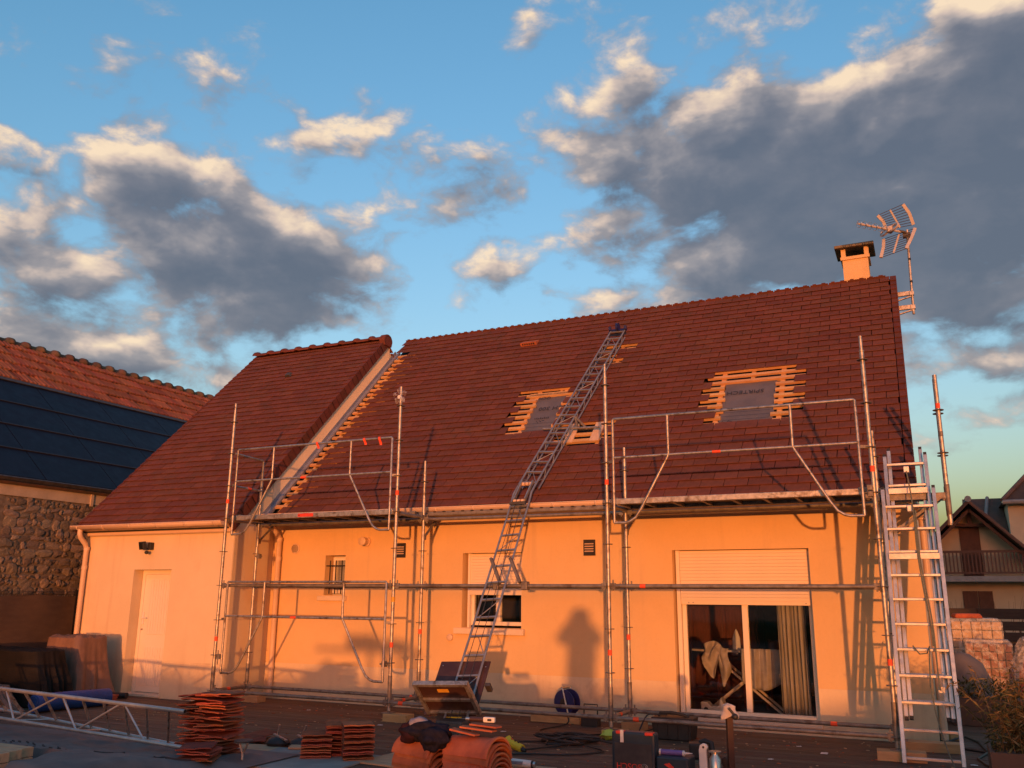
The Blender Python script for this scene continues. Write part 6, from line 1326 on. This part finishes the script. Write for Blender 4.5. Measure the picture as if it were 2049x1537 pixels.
# spray can and the clamps
sc = thing('spray_can', 'white spray can lying on the deck right of the ridge tiles', 'spray can', (0.05, -2.6, GZ))
b = MB(T(0, 0, 0.0)); b.path([(-0.15, -2.62, -1.585), (0.13, -2.58, -1.60)], 0.033, 16); b.build('can', M['white'], sc, smooth=True)
b = MB(); b.path([(0.13, -2.58, -1.60), (0.145, -2.578, -1.60)], 0.034, 16); b.build('rim', M['black'], sc, smooth=True); b = MB(); b.path([(0.145, -2.578, -1.60), (0.165, -2.575, -1.60)], 0.026, 14); b.build('valve', M['steel_bright'], sc, smooth=True)
b = MB(); b.box((0.0-0.10, -2.64, -1.60), (0.06, -2.615, -1.575)); b.build('label_block', M['cloth_grey'], sc)
b = MB(T(-0.02, -2.6, GZ+0.002) @ Rz(4)); b.box((-0.35, -0.14, 0), (0.35, 0.14, 0.085)); tag(b.build('plank_pair', M['ply'], bevel=0.004), 'pale plank under the spray can', 'plank')
for k, (x, y_, lb) in enumerate(((-2.97, -2.30, 'black domed suction clamp with bent rod, left of the pair'), (-2.70, -2.24, 'black domed suction clamp with straight bright rod, right of the pair'))):
    t = thing('suction_clamp', lb, 'clamp', (x, y_, GZ)); b = MB(); b.lathe([(0.12, GZ+0.022), (0.13, GZ+0.05), (0.11, GZ+0.085), (0.06, GZ+0.105), (0.01, GZ+0.11)], (x, y_, 0), 20); b.build('dome', M['black'], t, smooth=True)
    b = MB(); b.path([(x-0.02, y_, GZ+0.10), (x+0.0+0.04*k, y_, GZ+0.23)], 0.010, 8); b.build('rod', M['steel_bright'], t, smooth=True)
    b = MB(); b.beam((x-0.05, y_-0.02, GZ+0.13), (x+0.14, y_-0.04, GZ+0.08), 0.03, 0.014); b.build('lever', M['galv'], t)
sd = thing('work_stand', 'small steel stand with round dark top and forked neck at the bottom edge', 'stand', (-2.57, -3.3, GZ))
b = MB(); b.lathe([(0.085, -1.505), (0.09, -1.495), (0.085, -1.487)], (-2.57, -3.3, 0), 22); b.build('round_top', M['galv_dark'], sd, smooth=True)
b = MB(); b.path([(-2.625, -3.3, -1.505), (-2.60, -3.3, -1.56), (-2.575, -3.3, -1.60), (-2.57, -3.3, GZ+0.005)], 0.011, 8); b.path([(-2.515, -3.3, -1.505), (-2.54, -3.3, -1.56), (-2.565, -3.3, -1.60)], 0.011, 8); b.build('forked_neck', M['galv'], sd, smooth=True)
b = MB(); b.lathe([(0.10, GZ+0.002), (0.10, GZ+0.012)], (-2.57, -3.3, 0), 18); b.build('foot', M['galv_dark'], sd)
b = MB(); b.ball((0.02, -0.15, GZ+0.055), (0.10, 0.07, 0.055), 16, 10, 0.5, 4); lb_ = b.build('lime_glove', M['lime'], smooth=True); tag(lb_, 'crumpled lime green glove at the foot of the middle scaffold leg', 'glove')
lit_ = [(2.35, 0.02, 0.05), (2.05, 0.35, 0.025), (-2.9, -0.45, 0.03), (1.9, -0.6, 0.03), (-1.3, -0.2, 0.03), (-4.6, 0.3, 0.025), (3.75, 0.0, 0.03)]
lit_lab = ['larger white paper scrap on the deck before the patio door', 'tiny white scrap on the deck under the patio door', 'small white scrap on the deck left of the hoist', 'small white scrap on the deck right of the steel post', 'small white scrap on the deck right of the hoist carriage', 'small white scrap on the deck under the left scaffold bay', 'small white scrap on the deck by the bamboo planter']
for (x, y_, r), lb in zip(lit_, lit_lab):
    b = MB(T(x, y_, GZ+0.003) @ Rz(random.uniform(0, 90))); b.grid(lambda u, v, r=r: Vector(((u-0.5)*r*2.2, (v-0.5)*r*1.4, 0.004+0.012*abs(noise.noise(Vector((u*3, v*3, r*99)))))), 5, 4); tag(b.build('paper_scrap', M['white']), lb, 'scrap')

# ------------------------------------------------------------------ the photographer, and unseen things placed behind to throw shadows on the scene
F = Vector((-math.sin(YAW), math.cos(YAW), 0)); Rr = Vector((math.cos(YAW), math.sin(YAW), 0)); PB = Vector((CAM.x, CAM.y, 0))-F*0.36
def pj(r, f, z): return PB+Rr*r+F*f+Vector((0, 0, z))
J = {'pel': (0, 0, -0.84), 'sp1': (0, 0.0, -0.66), 'sp2': (0, 0.01, -0.50), 'nek': (0, 0.02, -0.36), 'hd0': (0, 0.03, -0.30), 'hd1': (0, 0.03, -0.21), 'hd2': (0, 0.03, -0.115),
     'shL': (-0.18, 0.01, -0.42), 'shR': (0.18, 0.01, -0.42), 'elL': (-0.29, 0.12, -0.58), 'elR': (0.29, 0.12, -0.58), 'wrL': (-0.12, 0.28, -0.34), 'wrR': (0.12, 0.28, -0.34), 'haL': (-0.085, 0.30, -0.22), 'haR': (0.085, 0.30, -0.22),
     'hpL': (-0.09, 0, -0.90), 'hpR': (0.09, 0, -0.90), 'knL': (-0.11, 0.02, -1.28), 'knR': (0.11, 0.02, -1.28), 'anL': (-0.12, -0.02, -1.64), 'anR': (0.12, -0.02, -1.64), 'toL': (-0.14, 0.15, -1.685), 'toR': (0.14, 0.15, -1.685)}
Rd = {'pel': 0.21, 'sp1': 0.21, 'sp2': 0.20, 'nek': 0.14, 'hd0': 0.12, 'hd1': 0.165, 'hd2': 0.135, 'sh': 0.14, 'el': 0.085, 'wr': 0.045, 'ha': 0.038, 'hp': 0.14, 'kn': 0.095, 'an': 0.07, 'to': 0.038}
names = list(J); ed = [('pel', 'sp1'), ('sp1', 'sp2'), ('sp2', 'nek'), ('nek', 'hd0'), ('hd0', 'hd1'), ('hd1', 'hd2')]
for s_ in 'LR': ed += [('sp2', 'sh'+s_), ('sh'+s_, 'el'+s_), ('el'+s_, 'wr'+s_), ('wr'+s_, 'ha'+s_), ('pel', 'hp'+s_), ('hp'+s_, 'kn'+s_), ('kn'+s_, 'an'+s_), ('an'+s_, 'to'+s_)]
pme = bpy.data.meshes.new('person'); base = Vector((PB.x, PB.y, GZ)); pme.from_pydata([tuple(pj(*J[n])-base) for n in names], [(names.index(a), names.index(c)) for a, c in ed], [])
per = link(bpy.data.objects.new('person', pme)); per.location = base; tag(per, 'person in dark jacket and jeans holding a phone up to photograph the house', 'person')
md = per.modifiers.new('skin', 'SKIN'); sv = pme.skin_vertices[0].data
for i, n in enumerate(names):
    r = Rd.get(n) or Rd[n[:2]]; sv[i].radius = (r, r)
    sv[i].use_root = (n == 'pel')
md.use_smooth_shade = True; ss = per.modifiers.new('sub', 'SUBSURF'); ss.levels = 1; ss.render_levels = 2
pmat = bpy.data.materials.new('clothed_person'); pmat.use_nodes = True; N = NT(pmat.node_tree); tcn = N.node('ShaderNodeTexCoord'); sx = N.node('ShaderNodeSeparateXYZ'); N.put(sx.inputs[0], tcn.outputs['Object'])
rmp = N.ramp(N.math('DIVIDE', sx.outputs[2], 1.7), [(0.0, (0.03, 0.025, 0.02)), (0.06, (0.04, 0.05, 0.09)), (0.49, (0.04, 0.05, 0.09)), (0.50, (0.03, 0.03, 0.035)), (0.80, (0.03, 0.03, 0.035)), (0.81, (0.45, 0.28, 0.2)), (0.91, (0.45, 0.28, 0.2)), (0.93, (0.05, 0.03, 0.02))]); pmat.node_tree.nodes['Principled BSDF'].inputs['Roughness'].default_value = 0.8
N.put(pmat.node_tree.nodes['Principled BSDF'].inputs['Base Color'], rmp); pme.materials.append(pmat)
PHM = Matrix(((Rr.x, fw.x, up.x, 0), (Rr.y, fw.y, up.y, 0), (Rr.z, fw.z, up.z, 0), (0, 0, 0, 1))); PHM.translation = CAM-fw*0.022
b = MB(PHM); b.box((-0.062, -0.008, -0.042), (0.076, 0.0, 0.026)); tag(b.build('phone', M['black'], bevel=0.004), 'dark phone held in both hands of the photographing person', 'phone')
gt = thing('shadow_table', 'made-up table beside the photographer, shaped to cast the soft wall shadow', 'table', (0.5, -12.0, GZ))  # invented table group out of view, shaped to cast the blurred wall shadow
b = MB(); b.box((-0.1, -12.4, -0.80), (1.55, -11.6, -0.74)); b.build('table_top', M['ply'], gt)
for x in (0.9, 1.45):
    for y_ in (-12.35, -11.65): b = MB(); b.box((x, y_-0.03, GZ), (x+0.07, y_+0.03, -0.80)); b.build('leg', M['ply'], gt)
b = MB(); b.ball((-0.05, -12.0, -1.36), (0.40, 0.38, 0.40), 20, 14, 0.35, 2); cvr = b.build('shadow_dome', M['black_tarp'], smooth=True); tag(cvr, 'made-up dark dome under the table end that throws the rounded part of the wall shadow', 'barbecue')  # added dome, gives the rounded end of that shadow
b = MB(); b.box((0.42, -12.2, -0.739), (0.85, -11.8, -0.54)); tag(b.build('shadow_box', M['planter'], bevel=0.01), 'brown box added on the table to step up its wall shadow', 'box')  # added box, raises the middle of the shadow
b = MB(); b.ball((1.2, -12.0, -0.69), (0.33, 0.3, 0.10), 16, 10, 0.3, 7); tag(b.build('shadow_lump', M['grey_tarp'], smooth=True), 'grey lump added on the right of the table for its wall shadow', 'cover')  # added lump, thickens the right of the shadow
hd = MB()
def hedge(u, v):
    x = -40+110*u; a = v*4; pro = [(-0.6, GZ-0.14), (-0.65, -1.45), (-0.4, -1.09), (0.4, -1.09), (0.65, -1.45), (0.6, GZ-0.14)]; k = v*5; j = min(4, int(k)); f = k-j
    yy = pro[j][0]*(1-f)+pro[j+1][0]*f; zz = pro[j][1]*(1-f)+pro[j+1][1]*f; nz = noise.noise(Vector((x*1.1, yy*2, zz*2)))*0.16+noise.noise(Vector((x*4, yy*5, zz*5)))*0.06
    return Vector((x, -25+yy*(1+nz), zz+nz*(zz > -1.7)))
hd.grid(hedge, 700, 15); tag(hd.build('shade_hedge', M['hedge'], smooth=False), 'long low unseen hedge added behind the photographer to shade deck and wall base', 'hedge')  # unseen hedge added to keep low sun off deck and wall base

nh = thing('shade_house', 'unseen house block added far behind the photographer to shade the chalet', 'house', (30, -28, GZ))  # unseen block added to keep direct sun off the distant chalet
b = MB(); b.box((21.5, -32, GZ-0.14), (42, -25, 4.2)); b.build('wall', M['house2'], nh)
b = MB(); b.prism([(-32.6, 4.2), (-28.5, 8.0), (-24.4, 4.2)], 21, 42.5, 'X'); b.build('roof', M['far_tile'], nh)
for k in range(4):
    for z0 in (-0.8, 1.9): b = MB(); b.box((23+k*4.6, -24.995, z0), (24.3+k*4.6, -24.95, z0+1.4)); b.build('window', M['white_pvc'], nh)

sh = thing('garden_shrub', 'leafy evergreen shrub to the right of the photographer', 'shrub', (8.9, -12, GZ))
b = MB(); b.path([(8.9, -12, GZ-0.14), (8.92, -12, -1.2), (8.85, -12.05, -0.9)], 0.05, 8, r1=0.02); b.build('trunk', M['far_wood'], sh)
lf = MB()
for k in range(5200):
    cx, cy, cz, rr = random.choice(((8.5, -12, -1.25, 0.5), (9.1, -12.1, -1.15, 0.55), (9.6, -11.9, -1.05, 0.5), (8.05, -12, -1.4, 0.4), (10.0, -12, -1.2, 0.5)))
    d_ = Vector((random.gauss(0, 1), random.gauss(0, 1), random.gauss(0, 1))).normalized(); p = Vector((cx, cy, cz))+d_*rr*random.uniform(0.3, 1.0)
    if p.z < GZ-0.1: continue
    t = Vector((random.gauss(0, 1), random.gauss(0, 1), random.gauss(0, 1))).normalized()*0.05; s_ = t.cross(d_).normalized()*0.02
    lf.add([p-t, p+s_, p+t, p-s_], [(0, 1, 2, 3)])
lf.build('crown', M['hedge'], sh, fix=False)

def debris(name, label, m, n, r0, r1, seed, kindlab):
    random.seed(seed); b = MB()
    for k in range(n):
        x = random.uniform(-7.0, 3.6); y_ = random.uniform(-3.6, 1.2) if x > -6 else random.uniform(-3.0, 0.2); r = random.uniform(r0, r1)
        b.M = T(x, y_, GZ+0.002) @ Rz(random.uniform(0, 360)) @ Rx(random.uniform(-8, 8)); q = [(-r, -r*0.4*random.uniform(0.5, 1)), (r*random.uniform(0.4, 1), -r*0.5), (r, r*0.3*random.random()), (-r*0.3, r*0.5)]
        b.prism(q, 0, r*0.35, 'Z')
    b.M = None; o = b.build(name, m, loc=(0, 0, GZ), fix=False); o['kind'] = 'stuff'; o['label'] = label; o['category'] = kindlab
debris('tile_crumbs', 'crumbs of broken clay tile scattered over the deck', M['new_clay'], 420, 0.006, 0.022, 3, 'debris')
debris('wood_chips', 'pale wood chips and sawdust scattered over the deck', M['ply'], 420, 0.005, 0.020, 4, 'debris')

# far wooded rise that closes the view beyond the houses
b = MB()
def rise(u, v):
    a = RAD(-95+190*u); r = 260-14*v; x = 3.5+r*math.sin(a); y_ = -10+r*math.cos(a)
    return Vector((x, y_, GZ-2+(15+3.5*noise.noise(Vector((a*9, 1, 0)))+1.6*noise.noise(Vector((a*47, 2, 0)))+0.8*noise.noise(Vector((a*160, v, 0))))*(1-v)**0.5))
b.grid(rise, 520, 6); structure(b.build('hills', M['hedge'], smooth=False, fix=False))
